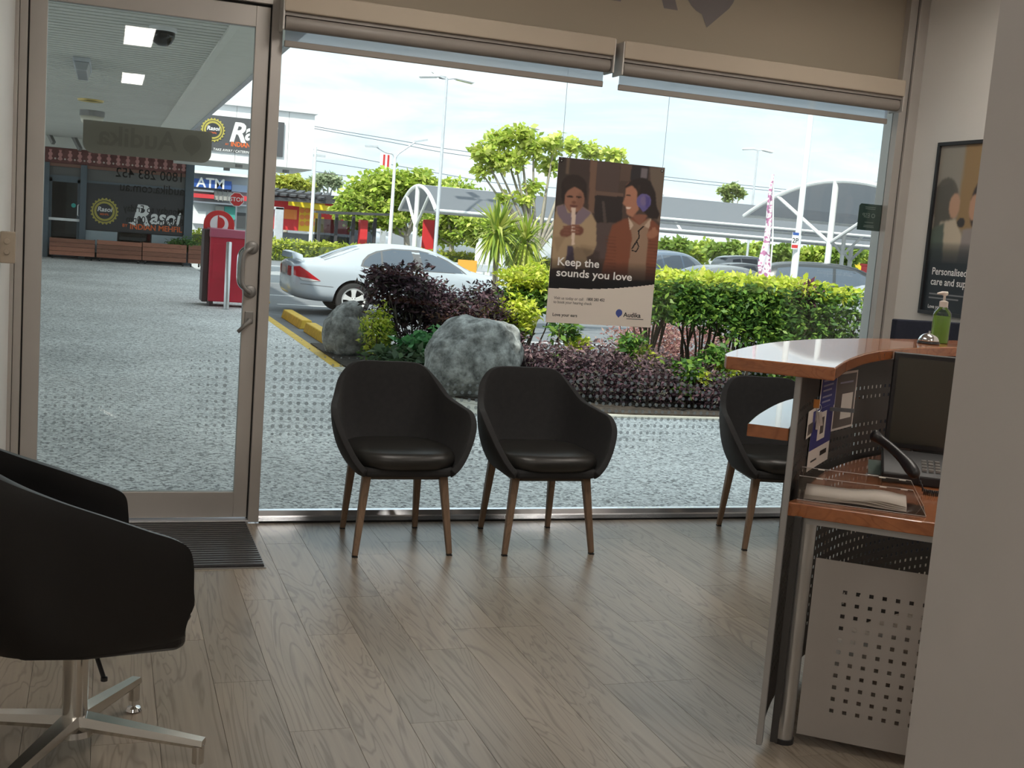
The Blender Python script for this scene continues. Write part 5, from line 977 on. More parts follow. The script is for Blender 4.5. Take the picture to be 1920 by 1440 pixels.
# ------------------------------------------------------------------ fittings under the awning
dc = thing('dome_camera', 'black dome security camera on the awning ceiling', 'camera', (*atz(306, 52, ZS).xy, ZS))
MB().lathe([(0, 0), (.13, 0), (.13, -.03), (.10, -.05), (0, -.05)], 24).build('mount', 'white_paint', dc, smooth='auto'); MB().lathe([(.115, -.03), (.110, -.09), (.085, -.14), (.045, -.165), (0, -.17)], 24).build('dome', M('dome_black', (0.015, 0.014, 0.013), 0.08), dc, smooth=True)
bl = thing('bulkhead_light', 'grey box light fitting on the awning ceiling', 'light', (*atz(155, 118, ZS).xy, ZS)); MB().box(-.10, -.62, -.05, .10, .62, 0).build('housing', 'galv', bl, bevel=0.01); MB().prism([(-.09, -.05), (.09, -.05), (.06, -.15), (-.06, -.15)], -.60, .60, 'XZ').build('lens', M('lens_grey', (0.42, 0.43, 0.44), 0.2), bl, bevel=0.01)
dl = thing('downlight', 'flush round downlight with a warm rim in the awning ceiling', 'light', (*atz(170, 187, ZS).xy, ZS)); MB().lathe([(0, -.005), (.16, -.005), (.2, -.03), (.21, 0)], 24).build('rim', M('brass', (0.55, 0.42, 0.16), 0.3, 0.6), dl, smooth='auto'); MB().lathe([(0, -.012), (.14, -.012)], 24).build('lens', 'white_paint', dl)
rl = thing('round_light', 'round domed light fitting farthest along the awning ceiling', 'light', (*atz(173, 208, ZS).xy, ZS)); MB().lathe([(0, 0), (.22, 0), (.22, -.10), (0, -.10)], 24).build('base', 'alu_dark', rl, smooth='auto'); MB().lathe([(.21, -.10), (.19, -.2), (.12, -.27), (0, -.3)], 24).build('globe', M('globe_cream', (0.7, 0.66, 0.55), 0.3), rl, smooth=True)
for px, py, lb in ((88, 250, 'small white bullet camera at the far left end of the awning'), (138, 262, 'small wall camera above the patterned frieze')):
    p = at(px, py, 33.2); t = thing('bullet_camera', lb, 'camera', p, 0, 'small shop cameras'); MB().box(-.05, -.05, .10, .05, .6, .16).build('bracket', 'white_paint', t); MB().bar((-.02, 0, .12), (.18, -.25, -.25), .10, .10).build('housing', 'alu_dark', t, bevel=0.01)

# ------------------------------------------------------------------ restaurant shop front at the end of the footpath
RY = 33.8
rs = thing('restaurant_shopfront', 'dark restaurant shop front with patterned frieze and logo window', 'shopfront', (0.4, RY, 0))
M('shop_steel', (0.10, 0.13, 0.155), 0.5, var=0.05); M('shop_dark', (0.06, 0.062, 0.066), 0.4); M('shop_panel', (0.042, 0.043, 0.048), 0.4, var=0.05); M('pale_panel', (0.36, 0.42, 0.45), 0.4, var=0.05); M('frieze', (0.16, 0.055, 0.05), 0.6, var=0.25, scale=6); M('frieze_edge', (0.22, 0.11, 0.08), 0.6); M('motif_pink', (0.55, 0.26, 0.24), 0.6); M('motif_pale', (0.62, 0.52, 0.46), 0.6)
def rx(px, py=300): return at(px, py, RY).x-0.4
def rz_(px, py): return at(px, py, RY).z
xl, xd, xs, xc0, xc1 = rx(84), rx(159), rx(163), rx(348, 330), rx(364, 330)
zt, zf1, zf0, zg, zs0 = 3.2, rz_(230, 288), rz_(230, 316), rz_(230, 348), rz_(250, 436)
MB().box(xl-3, 0, -.1, xl-.1, .3, 3.25).box(xl-.1, .12, -.1, xc1, .3, 3.25).build('back_wall', 'shop_dark', rs)
MB().box(xl-3, -.25, zf1, xc1, .1, 3.2).build('bulkhead', 'soffit', rs)
fz = MB().box(xl, -.06, zf0, xc0, .05, zf1).build('frieze_board', 'frieze', rs)
MB().box(xl, -.09, zf1, xc0, -.0, zf1+.06).box(xl, -.08, zf0-.09, xc0, 0, zf0-.005).build('frieze_moulding', 'frieze_edge', rs)
mo_me = None
for i in range(15):
    x = xl+.14+i*(xc0-xl-.2)/14; zc = (zf0+zf1)/2
    if mo_me is None:
        o = MB().lathe([(0, -.02), (.05, -.018), (.062, 0)], 10, axis='Y').prism([(-.03, -.05), (.03, -.05), (.055, -.13), (0, -.16), (-.055, -.13)], -.018, 0, 'XZ').prism([(-.02, .05), (.02, .05), (.04, .12), (-.04, .12)], -.018, 0, 'XZ').build('motif', 'motif_pink', rs); mo_me = o.data
        o2 = MB().lathe([(0, -.02), (.022, -.018), (.028, 0)], 8, axis='Y').prism([(-.09, .04), (-.06, .0), (-.09, -.04), (-.105, 0)], -.015, 0, 'XZ').prism([(.09, .04), (.06, .0), (.09, -.04), (.105, 0)], -.015, 0, 'XZ').build('motif_drop', 'motif_pale', rs); m2 = o2.data
    else:
        o = bpy.data.objects.new('motif', mo_me); COL.objects.link(o); o.parent = rs; o2 = bpy.data.objects.new('motif_drop', m2); COL.objects.link(o2); o2.parent = rs
    o.location = (x, -.06, zc+.02); o2.location = (x+.12, -.06, zc-.09)
for a, b_ in ((xl-.1, xl+.13), (xd-.09, xd+.07), (xc0, xc1)): MB().box(a, -.12, 0, b_, .12, zf0 if a < xc0 else 3.2).build('post', 'shop_steel', rs, bevel=0.01)
MB().box(xl+.13, -.02, rz_(130, 335), xd-.09, .08, rz_(130, 335)+.07).box(xd+.07, -.02, zg, xc0, .08, zg+.06).build('transom', 'shop_steel', rs)
MB().box(xl+.13, .03, zg+.06, xc0, .04, zf0-.09).build('upper_glass', M('shop_upper', (0.15, 0.15, 0.145), .25), rs)
dd = thing('door'); dd.parent = rs; dx0, dx1, dz = xl+.13, xd-.09, rz_(130, 335)
MB().box(dx0, .0, .05, dx0+.07, .06, dz).box(dx1-.07, .0, .05, dx1, .06, dz).box(dx0, .0, .05, dx1, .06, .2).box(dx0, 0, dz-.1, dx1, .06, dz).build('leaf_frame', 'shop_steel', dd); MB().box(dx0+.07, .03, .2, dx1-.07, .04, dz-.1).build('door_glass', 'shop_glass', dd)
zb_ = rz_(130, 411); MB().box(dx0, -.06, zb_-.05, dx1, -.02, zb_+.02).build('push_bar', 'white_paint', dd); zh = rz_(155, 395); MB().tube([(dx1-.03, -.02, zh-.15), (dx1-.05, -.1, zh-.13), (dx1-.05, -.1, zh+.13), (dx1-.03, -.02, zh+.15)], .015, 8).build('door_handle', 'white_paint', dd); MB().lathe([(0, -.01), (.06, -.01), (.06, 0)], 16, (dx1-.16, -.01, rz_(149, 386)), axis='Y').build('round_sticker', M('sticker_teal', (0.05, 0.42, 0.36), .5), dd)
for z in (1.1, 1.45, 1.8):
    MB().box(dx0+.08, .09, z-.02, dx1-.08, .115, z).build('shelf', 'shop_steel', dd)
    for k in range(6): MB().lathe([(0, 0), (.028, 0), (.028, .13), (.010, .18), (.010, .23), (0, .23)], 8, (dx0+.14+k*.10, .10, z)).build('display_bottle', M('bottle_dark', (0.05, 0.055, 0.06), .2), dd, smooth='auto')
wsn = MB().box(xs, -.03, zs0, xc0-.02, .03, zg).build('logo_window', 'shop_panel', rs)
for a in range(3):
    x0 = xs+.02+(xc0-xs)*(a/3.); x1 = xs-.02+(xc0-xs)*((a+1)/3.); MB().box(x0, -.01, .2, x1, .03, zs0-.02).build('lower_panel', 'pale_panel' if a != 1 else 'shop_glass', rs)
def gear(c, R, y, parent, teeth=22):
    P = []
    for k in range(teeth*4):
        a = 2*PI*k/(teeth*4); r = R*(1.0 if (k//2) % 2 == 0 else .90); P.append((c[0]+r*math.cos(a), c[1]+r*math.sin(a)))
    MB().prism(P, y-.012, y, 'XZ').build('emblem_gear', 'ink_gold', parent); 
    for rr_, m_, d_ in ((.80, 'shop_panel', .016), (.74, 'ink_gold', .020), (.58, 'shop_panel', .024)): MB().lathe([(0, -d_), (R*rr_, -d_), (R*rr_, -d_+.004)], 28, (c[0], y, c[1]), axis='Y').build('emblem_ring', m_, parent)
    text('Rasoi', R*.48, 'ink_white', 'emblem_lettering', parent, (c[0], y-.027, c[1]-R*.02), align='CENTER', bold=.02, shear=.2); text('MEHFIL', R*.2, 'ink_orange', 'emblem_lettering', parent, (c[0], y-.027, c[1]-R*.30), align='CENTER', bold=.01)
ge = (rx(196, 395), rz_(196, 396)); gear(ge, (rx(223, 395)-rx(170, 395))/2, -.03, rs)
p0 = (rx(243, 415), rz_(243, 416)); p1 = rx(346, 415)
text('R', .78, 'ink_white', 'lettering', rs, (p0[0]+.03, -.034, p0[1]-.06), bold=.03, shear=.25); text('asoi', .56, 'ink_white', 'lettering', rs, (p0[0]+.52, -.034, p0[1]), bold=.025, shear=.18, width=.90)
MB().prism([(p0[0]-.04, p0[1]-.02), (p0[0]+.12, p0[1]-.08), (p0[0]+.2, p0[1]+.02), (p0[0]+.06, p0[1]+.0)], -.036, -.032, 'XZ').build('lettering_swash', 'ink_white', rs)
text('BY', .12, 'ink_orange', 'lettering', rs, (rx(229, 425), -.034, rz_(229, 425)), bold=.01); text('INDIAN MEHFIL', .21, 'ink_orange', 'lettering', rs, (rx(243, 428), -.034, rz_(243, 429)), bold=.02, width=.95)
# planter boxes
for i, (a, b_, lb) in enumerate(((92, 177, 'slatted timber planter box farthest left before the restaurant'), (181, 265, 'darker timber planter box, second from the left'), (267, 349, 'reddish timber planter box below the restaurant logo'), (353, 379, 'timber planter box at the column behind the red box'))):
    Yp = 33.0; p0 = at(a, 480, Yp); p1 = at(b_, 490, Yp); w = p1.x-p0.x; zt_ = at((a+b_)/2, 447+(a+b_)/2*.055-7, Yp).z; t = thing('planter_box', lb, 'planter', ((p0.x+p1.x)/2, Yp, 0), 0, 'timber planter boxes'); h0 = .10; n_ = 4
    for k in range(n_):
        z0 = h0+(zt_-h0)*k/n_; MB().box(-w/2, 0, z0+.004, w/2, .03, h0+(zt_-h0)*(k+1)/n_-.004).build('plank', 'planter_wood', t)
        for s in (-1, 1): MB().box(s*w/2-(.03 if s > 0 else 0), .03, z0+.004, s*w/2+(.03 if s < 0 else 0), .42, h0+(zt_-h0)*(k+1)/n_-.004).build('plank', 'planter_wood', t)
    MB().box(-w/2+.03, .03, h0, w/2-.03, .45, zt_-.06).build('liner', 'soil', t)
    for s in (-1, 1): MB().lathe([(0, -.02), (.045, -.02), (.045, .02), (0, .02)], 10, (s*(w/2-.08), .08, .045), axis='X').build('castor', 'black_plastic', t)
p = at(345, 458, 33.2); shrub('planter_shrub', 'dense green bush in the planter under the logo window', (p.x, 33.25, .42), [(900, (0, 0, .16), (.42, .2, .2), lin((70, 110, 56), (92, 134, 66), (110, 150, 76))), (300, (-.22, 0, .12), (.2, .18, .14), lin((130, 160, 80), (120, 150, 90)))], GR, .09, 'leaf', None, nstem=4)
# white fascia box with the restaurant sign
FYY = 30.0; fb = thing('restaurant_fascia', 'white fascia box carrying the large restaurant sign', 'fascia', (3.3, FYY, 2.8)); pa_ = at(591, 215, FYY); xr = pa_.x-3.3; zt_ = pa_.z-2.8
M('fascia_white', (0.86, 0.86, 0.86), 0.5, var=0.015, scale=.6)
for k in range(5): MB().box(-1.62+k*(xr+1.62)/5+.004, 0, 0, -1.62+(k+1)*(xr+1.62)/5-.004, .06, zt_).build('cladding_panel', 'fascia_white', fb)
MB().box(-1.62, .06, 0.03, xr-.01, 3.5, zt_-.03).build('box_core', 'fascia_white', fb); MB().box(-1.62, -.10, zt_, xr+.06, 3.5, zt_+.10).build('roof_edge', 'white_paint', fb, bevel=.01); MB().box(-1.62, .06, -.02, xr, 3.5, .03).build('soffit', 'soffit_smooth', fb)
for px, py in ((400, 322), (425, 316), (448, 310), (536, 320)):
    p = atz(px, py, 2.76); 
    if FYY < p.y < 34.4: MB().cyl(p.x-3.3, p.y-FYY, -.10, -.02, .09, 12).build('spotlight', 'alu_dark', fb, smooth='auto')
s0 = at(362, 214, FYY); s1 = at(528, 294, FYY); s2 = at(533, 230, FYY); sx0, sx1, sz0, sz1 = s0.x-3.3, s2.x-3.3, s1.z-2.8, s2.z-2.8
M('sign_charcoal', (0.085, 0.085, 0.09), 0.5); MB().box(sx0, -.05, sz0, sx1, 0, sz1).build('sign_board', 'sign_charcoal', fb, bevel=.004)
def sp_(px, py): p = at(px, py, FYY); return p.x-3.3, p.z-2.8
gx, gz = sp_(399, 244); gear((gx, gz), (sp_(422, 244)[0]-sp_(376, 244)[0])/2, -.05, fb)
x_, z_ = sp_(428, 264); text('R', .66, 'ink_white', 'lettering', fb, (x_, -.054, z_), bold=.03, shear=.25); x_, z_ = sp_(458, 262); text('asoi', .60, 'ink_white', 'lettering', fb, (x_, -.054, z_), bold=.025, shear=.18, width=.82)
x_, z_ = sp_(422, 272); text('BY', .07, 'ink_orange', 'lettering', fb, (x_, -.054, z_)); x_, z_ = sp_(432, 274); text('INDIAN MEHFIL', .165, 'ink_orange', 'lettering', fb, (x_, -.054, z_), bold=.02, width=.84)
x_, z_ = sp_(399, 282); text('TAKE AWAY / CATERING / FUNCTIONS', .088, 'ink_white', 'lettering', fb, (x_, -.054, z_), bold=.012, width=.93, shear=.15)

# ------------------------------------------------------------------ bank corner with its sign
AY = 38.0; bkb = thing('bank_front', 'grey bank front with blue sign behind the column', 'building', (3.6, AY, 0)); M('clad_grey', (0.36, 0.355, 0.33), .6, var=.05); M('bank_pale', (0.62, 0.64, 0.66), .5, var=.04); M('bank_red', (0.62, 0.05, 0.06), .5); M('bank_blue', (0.035, 0.10, 0.36), .45); M('bank_teal', (0.06, 0.34, 0.29), .45)
MB().box(-2.2, .1, -.3, .72, 3, 2.75).build('wall', 'bank_pale', bkb)
MB().box(-2.2, -.5, 2.7, .8, 3, 2.78).build('canopy_soffit', 'soffit_smooth', bkb)
def bx_(a, b_, c, d, dep, nm, m_): p = at(a, b_, AY); q_ = at(c, d, AY); return MB().box(p.x-3.6, -dep, q_.z, q_.x-3.6, .1, p.z).build(nm, m_, bkb)
bx_(356, 334, 432, 356, .30, 'sign_board', 'bank_blue'); p = at(367, 350, AY); text('ATM', .42, 'ink_white', 'lettering', bkb, (p.x-3.6, -.303, p.z), bold=.02)
bx_(360, 362, 400, 373, .22, 'red_band', 'bank_red'); bx_(360, 354, 400, 361, .2, 'white_band', 'white_paint'); bx_(401, 358, 433, 377, .15, 'grey_cladding', 'clad_grey')
for px in (408, 416, 425): bx_(px, 358, px+1, 377, .17, 'cladding_joint', 'alu_dark')
bx_(434, 346, 470, 362, .16, 'pale_sign', M('bank_sky', (0.36, 0.44, 0.6), .5)); bx_(436, 366, 470, 378, .16, 'red_band', 'bank_red'); bx_(360, 379, 470, 385, .25, 'awning_edge', M('slate', (0.20, 0.22, 0.26), .6)); bx_(421, 387, 441, 412, .05, 'teal_poster', 'bank_teal'); bx_(404, 386, 419, 424, .03, 'column', 'clad_grey'); bx_(443, 398, 470, 430, .04, 'dark_window', 'shop_dark'); bx_(362, 395, 385, 420, .02, 'atm_panel', 'white_paint')
st_ = thing('stop_sign', 'round red stop sign on a thin pole', 'sign', (*at(444, 374, 34.4).xy, 0)); zc = at(444, 374, 34.4).z; MB().cyl(0, .03, 0, zc+.1, .02, 8).build('pole', 'galv', st_)
for r_, m_, y_ in ((.215, 'white_paint', 0), (.195, 'ink_red', -.004)): MB().prism([(r_*math.cos(PI/8+k*PI/4), zc+r_*math.sin(PI/8+k*PI/4)) for k in range(8)], y_-.004, y_, 'XZ').build('plate', m_, st_)
text('STOP', .165, 'ink_white', 'lettering', st_, (0, -.0095, zc-.055), align='CENTER', bold=.015)

# ------------------------------------------------------------------ red posting box, bollards
pb_ = thing('posting_box', 'red street posting box with a round topped sign panel', 'post box', (1.93, 19.6, 0)); M('post_red', (0.50, 0.018, 0.045), 0.35, var=0.12, scale=3); M('post_dark', (0.05, 0.02, 0.022), .5); M('post_sign', (0.60, 0.03, 0.03), .4)
xa = at(392, 500, 19.4).x-1.93; xb = .36; ztop = at(420, 432, 19.4).z
MB().prism([(xa, .08), (xb, .08), (xb, ztop), (xa, ztop)], -.2, .42, 'XZ').build('body', 'post_red', pb_, bevel=.02); MB().prism([(xa-.01, ztop-.12), (xb+.01, ztop-.12), (xb+.01, ztop+.01), (xa-.01, ztop+.03)], -.23, .43, 'XZ').build('hood', M('post_hood', (0.46, 0.10, 0.16), .3), pb_, bevel=.015)
MB().box(xa-.09, -.1, .06, xa, .42, ztop+.0).build('side_rail', 'post_dark', pb_, bevel=.01); MB().box(xa+.05, -.205, .45, xb-.05, -.2, ztop-.22).build('front_plate', 'post_red', pb_, bevel=.003)
for x in (xa+.06, xb-.06): MB().box(x-.03, -.15, 0, x+.03, .35, .08).build('foot', 'post_dark', pb_)
sc_x = at(410, 430, 20.1).x-1.93; rr2 = .25; zb2 = 1.33; P = [(sc_x-rr2, .06), (sc_x+rr2, .06)]+[(sc_x+rr2*math.cos(a), zb2+rr2*.92*math.sin(a)) for a in np.linspace(0, PI, 18)]
MB().prism(P, .44, .50, 'XZ').build('sign_panel', 'post_sign', pb_, bevel=.006); cz = zb2+.0; rl_ = .150
MB().lathe([(0, .435), (rl_, .435), (rl_, .44)], 30, (sc_x, 0, cz), axis='Y').build('logo_disc', 'white_paint', pb_)
MB().prism([(sc_x-.028, cz-rl_*.62), (sc_x-.028, cz+rl_*.95), (sc_x-.006, cz+rl_*.98), (sc_x-.006, cz-rl_*.62)], .430, .434, 'XZ').prism([(sc_x-.006, cz-rl_*.5)]+[(sc_x-.006+.095*math.cos(a), cz+.02+.098*math.sin(a)) for a in np.linspace(-PI/2, PI/2, 14)], .430, .434, 'XZ').build('logo_letter', 'post_sign', pb_)
for px, pyb, pyt, r_, lb in ((424, 579, 453, .045, 'silver steel bollard in front of the red posting box'), (376, 487, 441, .055, 'silver steel bollard beside the timber planter')):
    p = atz(px, pyb, 0); z = at(px, pyt, p.y).z; o = thing('bollard', lb, 'bollard', (p.x, p.y, 0), 0, 'steel bollards'); MB().lathe([(0, 0), (r_, 0), (r_, z-.012), (r_-.01, z), (0, z)], 20).build('tube', 'steel', o, smooth='auto'); MB().cyl(0, 0, 0, .012, r_+.03, 20).build('collar', 'steel', o, smooth='auto')

# ------------------------------------------------------------------ red building with pergola, shelter, pylon
RB = 72.0; rb = thing('red_building', 'red and yellow fast food building with dark pergola roof', 'building', (at(560, 400, RB).x, RB, 0)); ox_ = rb.location.x
M('fast_red', (0.66, 0.035, 0.04), .5, var=.05); M('fast_maroon', (0.25, 0.03, 0.06), .5); M('fast_orange', (0.80, 0.24, 0.05), .5); M('fast_yellow', (0.85, 0.56, 0.03), .5); M('pergola', (0.05, 0.05, 0.055), .6); M('glass_far', (0.16, 0.18, 0.19), .15); M('grey_roof', (0.42, 0.45, 0.5), .6)
def rbx(a, b_, c, d, dep, nm, m_, d2=.2): p = at(a, b_, RB); q_ = at(c, d, RB); return MB().box(p.x-ox_, -dep, q_.z, q_.x-ox_, d2, p.z).build(nm, m_, rb)
rbx(470, 366, 655, 440, 0, 'wall', 'fast_red', 8); rbx(470, 432, 655, 475, -.3, 'shop_window', 'glass_far', 6)
rbx(508, 389, 530, 407, .06, 'maroon_panel', 'fast_maroon'); rbx(533, 392, 556, 412, .06, 'orange_panel', 'fast_orange'); rbx(562, 378, 606, 436, .05, 'yellow_panel', 'fast_yellow'); rbx(600, 398, 640, 410, .07, 'red_band', 'fast_red')
for k in range(9):
    p = at(566+(k % 3)*10, 395+(k//3)*12, RB); MB().lathe([(0, -.09), (.16, -.09), (.13, -.06)], 7, (p.x-ox_, 0, p.z), axis='Y').build('painted_shape', 'fast_orange', rb)
rbx(541, 378, 548, 386, .8, 'beam_end', 'white_paint'); pa = at(541, 380, RB-1); pb2 = at(650, 396, RB-1); MB().bar((pa.x-ox_, -1, pa.z), (pb2.x-ox_, -1, pb2.z), .28, .30).build('yellow_beam', M('beam_yellow', (0.9, 0.68, 0.04), .4), rb)
for k in range(7): p = at(512+k*17, 362+k*1.6, RB); MB().bar((p.x-ox_-.8, -2.2, p.z-.1), (p.x-ox_+.6, 3, p.z+.35), .35, .12).build('pergola_slat', 'pergola', rb)
p = at(505, 368, RB); q_ = at(632, 376, RB); MB().bar((p.x-ox_, -2.0, p.z-.15), (q_.x-ox_, -2.0, q_.z-.15), .18, .22).build('pergola_beam', 'pergola', rb); rbx(500, 366, 640, 369, 1.2, 'roof_slab', 'pergola', 4)
gb = MB(); p = at(606, 372, 82); q_ = at(700, 420, 82); gb.box(p.x, 82, -.2, q_.x, 88, p.z); gb = gb.build('grey_shed', 'grey_roof'); tag(gb, 'pale grey shed wall right of the red building', 'shed')
sw_ = thing('drive_post', 'grey steel clearance post before the red building', 'post', (*at(522, 430, 60).xy, -.25)); zt2 = at(522, 388, 60).z+.25; MB().box(-.22, -.1, 0, .22, .1, zt2).box(-.6, -.1, zt2-.15, .22, .1, zt2).build('frame', 'galv', sw_, bevel=.03)
bs = thing('bus_shelter', 'black framed bus shelter below the broad tree', 'shelter', (*at(650, 440, 56).xy, -.25)); k_ = 56*1.06/CF; W_ = 108*k_
for fx in (-.46, -.18, .1, .46): MB().box(fx*W_-.07, -.07, 0, fx*W_+.07, .07, 2.15).build('post', 'pergola', bs)
for j in range(4): MB().bar((-.62*W_+j*.35, -1.4+j*.9, 2.2), (.62*W_+j*.1, -1.4+j*.9, 2.2+.15), .5, .10).build('roof_slat', 'pergola', bs)
MB().box(-.5*W_, .5, .3, .5*W_, .55, 1.9).build('rear_glass', 'shop_glass', bs); MB().box(.20*W_, -.3, .0, .32*W_, .2, 2.0).build('red_panel', 'fast_red', bs)
rp_ = thing('red_banner_post', 'red banner panel standing under the arched shade', 'banner', (*at(803, 440, 52).xy, -.25)); MB().box(-.28, -.05, .2, .25, .05, at(803, 412, 52).z+.25).build('panel', 'fast_red', rp_); MB().box(.28, -.08, 0, .40, .08, at(803, 408, 52).z+.3).build('post', M('post_maroon', (0.16, 0.04, 0.04), .5), rp_)
py_ = thing('pylon_sign', 'tall white and red pylon sign beside the street light', 'sign', (*at(722, 400, 66).xy, -.25)); p = at(714, 286, 66); q_ = at(731, 333, 66); xo = py_.location.x
MB().box(-.15, .1, 0, .15, .3, p.z).build('pole', 'galv', py_); z0, z1 = q_.z+.25+.35, p.z+.25; xa_, xb_ = p.x-xo, q_.x-xo; MB().box(xa_, -.1, z0, xb_, .1, z1).build('panel', 'white_paint', py_)
for f in (.22, .62): MB().box(xa_+(xb_-xa_)*f, -.13, z0+.12, xa_+(xb_-xa_)*(f+.16), -.1, z1-.1).build('red_stripe', 'ink_red', py_)
MB().box(xa_, -.1, z0-.45, xb_, .1, z0-.1).build('lower_panel', 'ink_red', py_)

# ------------------------------------------------------------------ poles, lamps, wires
def lamp_pole(px, pyt, Y, r, lb, heads=3, grp='tall car park light poles', arm=.55):
    p = at(px, pyt, Y); t = thing('light_pole', lb, 'light pole', (p.x, Y, -.26), 0, grp); h = p.z+.26; MB().tube([(0, 0, 0), (0, 0, h)], r, 12, 0, True, r*.6).build('pole', 'galv', t, smooth='auto')
    for k in range(heads):
        a = {0: PI*.98, 1: -.05, 2: PI*.6}[k]; d = Vector((math.cos(a), math.sin(a)*.8, 0)); hd = thing('lamp_head'); hd.parent = t
        MB().tube([(0, 0, h-.05), d*arm*.6+Vector((0, 0, h+.02))], .03, 6).build('arm', 'galv', hd); MB().bar(d*arm*.55+Vector((0, 0, h+.05)), d*(arm+.55)+Vector((0, 0, h-.04 if k != 2 else h+.35)), .34, .12).build('housing', 'white_steel', hd, bevel=.03); MB().bar(d*arm*.7+Vector((0, 0, h-.03)), d*(arm+.5)+Vector((0, 0, h-.11 if k != 2 else h+.24)), .28, .02).build('lens', 'tail_clear', hd)
    return t
lamp_pole(838, 146, 45, .085, 'tall grey light pole with three lamp heads left of centre'); lamp_pole(983, 238, 77, .09, 'far light pole showing above the open tree'); lamp_pole(1421, 281, 68, .09, 'far light pole standing above the curved shade', 2)
bp_ = thing('sign_pole', 'thick white pole with a parking sign, left of the shade post', 'pole', (*at(1490, 500, 19).xy, -.26)); MB().tube([(0, 0, 0), (0, 0, 2.2)], .068, 14).tube([(0, 0, 2.2), (0, 0, 7)], .056, 14).build('pole', 'white_steel', bp_, smooth='auto')
p = at(1491, 452, 18.9); px0, pz0 = p.x-bp_.location.x, p.z+.26; MB().box(px0-.066, -.10, pz0-.15, px0+.066, -.085, pz0+.16).build('sign_plate', 'white_paint', bp_); MB().box(px0-.066, -.102, pz0+.11, px0+.066, -.10, pz0+.16).build('sign_blue', 'bank_blue', bp_); MB().box(px0-.066, -.102, pz0-.13, px0+.066, -.10, pz0-.07).build('sign_red', 'ink_red', bp_); text('2P', .13, 'ink', 'lettering', bp_, (px0, -.103, pz0-.035), align='CENTER', bold=.01)
sp1 = thing('street_light', 'street light with two curved arms beside the pylon sign', 'street light', (*at(733, 420, 54).xy, -.26)); zt3 = at(735, 290, 54).z+.26; MB().tube([(0, 0, 0), (0, 0, zt3)], .11, 10, 0, True, .06).build('pole', 'white_steel', sp1, smooth='auto')
for s, l_ in ((1, 1.0), (-1, .95)): MB().tube(catmull([(0, 0, zt3-.4), (s*.1, 0, zt3), (s*l_*.5, 0, zt3+.35*(1 if s > 0 else .2)), (s*l_, 0, zt3+(.75 if s > 0 else .3))], 4), .035, 6).build('arm', 'galv', sp1); MB().bar((s*l_*.9, 0, zt3+(.7 if s > 0 else .3)), (s*(l_+.5), 0, zt3+(.85 if s > 0 else .28)), .2, .08).build('lamp', 'galv', sp1)
up_ = thing('utility_pole', 'slim utility pole at the end of the overhead wires', 'pole', (*at(583, 440, 69).xy, -.26)); zu = at(588, 275, 69).z+.26; MB().tube([(0, 0, 0), (0, 0, zu)], .12, 10, 0, True, .08).build('pole', 'white_steel', up_, smooth='auto'); MB().box(-.3, -.06, zu-.55, .6, .06, zu-.42).build('cross_arm', 'galv', up_)
for k, (pts, lb) in enumerate((([(520, 222), (590, 237), (740, 262), (880, 285), (1245, 331), (1500, 358)], 'topmost overhead wire crossing the sky'), ([(520, 227), (590, 241), (740, 268), (880, 293), (1245, 337), (1500, 363)], 'second overhead wire just under the topmost one'), ([(588, 280), (720, 306), (840, 328), (960, 346), (1245, 366)], 'middle overhead wire from the utility pole'), ([(588, 301), (720, 322), (840, 345), (960, 368), (1245, 392)], 'lower overhead wire from the utility pole'), ([(588, 321), (700, 338), (840, 362), (960, 384)], 'lowest overhead wire dipping behind the trees'))):
    o = MB().tube(catmull([at(x, y, 78) for x, y in pts], 5), .022, 5).build('overhead_wire', M('wire', (0.12, 0.13, 0.15), .6)); tag(o, lb, 'wire', 'overhead wires')

# ------------------------------------------------------------------ arched shade structures
filmmat('shade_cloth', (0.22, 0.235, 0.26), 0.96, 0.30)
def shade(lb, x0, x1, y0, y1, z0, rise, zpost, r=.09, nbay=2, sag=0.0):
    """Barrel vault of cloth along X on arched tubes and centre posts with V braces."""
    t = thing('shade_structure', lb, 'shade', (x0, (y0+y1)/2, -.26), 0, 'arched car park shades'); hw = (y1-y0)/2; L_ = x1-x0
    arc = [(hw*math.cos(a), z0+.26+rise*math.sin(a)) for a in np.linspace(PI, 0, 21)]; arc = [(-hw+2*hw*k/20, z0+.26+rise*(1-(2*k/20-1)**2)) for k in range(21)]
    MB().grid([[Vector((L_*i/10, y, z+.05)) for y, z in arc] for i in range(11)]).build('cloth', 'shade_cloth', t, smooth=True, fix=False)
    for i in range(nbay+1):
        x = L_*i/nbay; MB().tube([(x, y, z) for y, z in arc], r, 8).build('arch', 'white_steel', t, smooth='auto')
        MB().tube([(x, 0, 0), (x, 0, z0+.26+rise)], r*1.3, 12).build('post', 'white_steel', t, smooth='auto'); zb_ = z0-.75+.26
        for s in (-1, 1): MB().tube([(x, 0, zb_), (x, s*hw*.62, z0+.26+rise*(1-.62**2))], r*.8, 8).build('brace', 'white_steel', t, smooth='auto')
    for y, z in (arc[0], arc[-1], arc[10]): MB().tube([(0, y, z), (L_, y, z)], r*.7, 8).build('purlin', 'white_steel', t, smooth='auto')
    return t
def xz(px, py, Y): p = at(px, py, Y); return p.x, p.z
shade('large curved shade nearest the window at the right', 20.0, 46.0, 24.2, 34.2, 2.78, 1.05, 0, .07, 2)
shade('grey shade row behind the large curved shade', 17.6, 60.0, 37.0, 43.4, 2.55, .85, 0, .065, 4)
xa1 = at(783, 400, 50).x
shade('long arched shade row starting left of the spiky palms', xa1, xa1+57.0, 47.0, 53.4, 2.35, 1.05, 0, .085, 5)

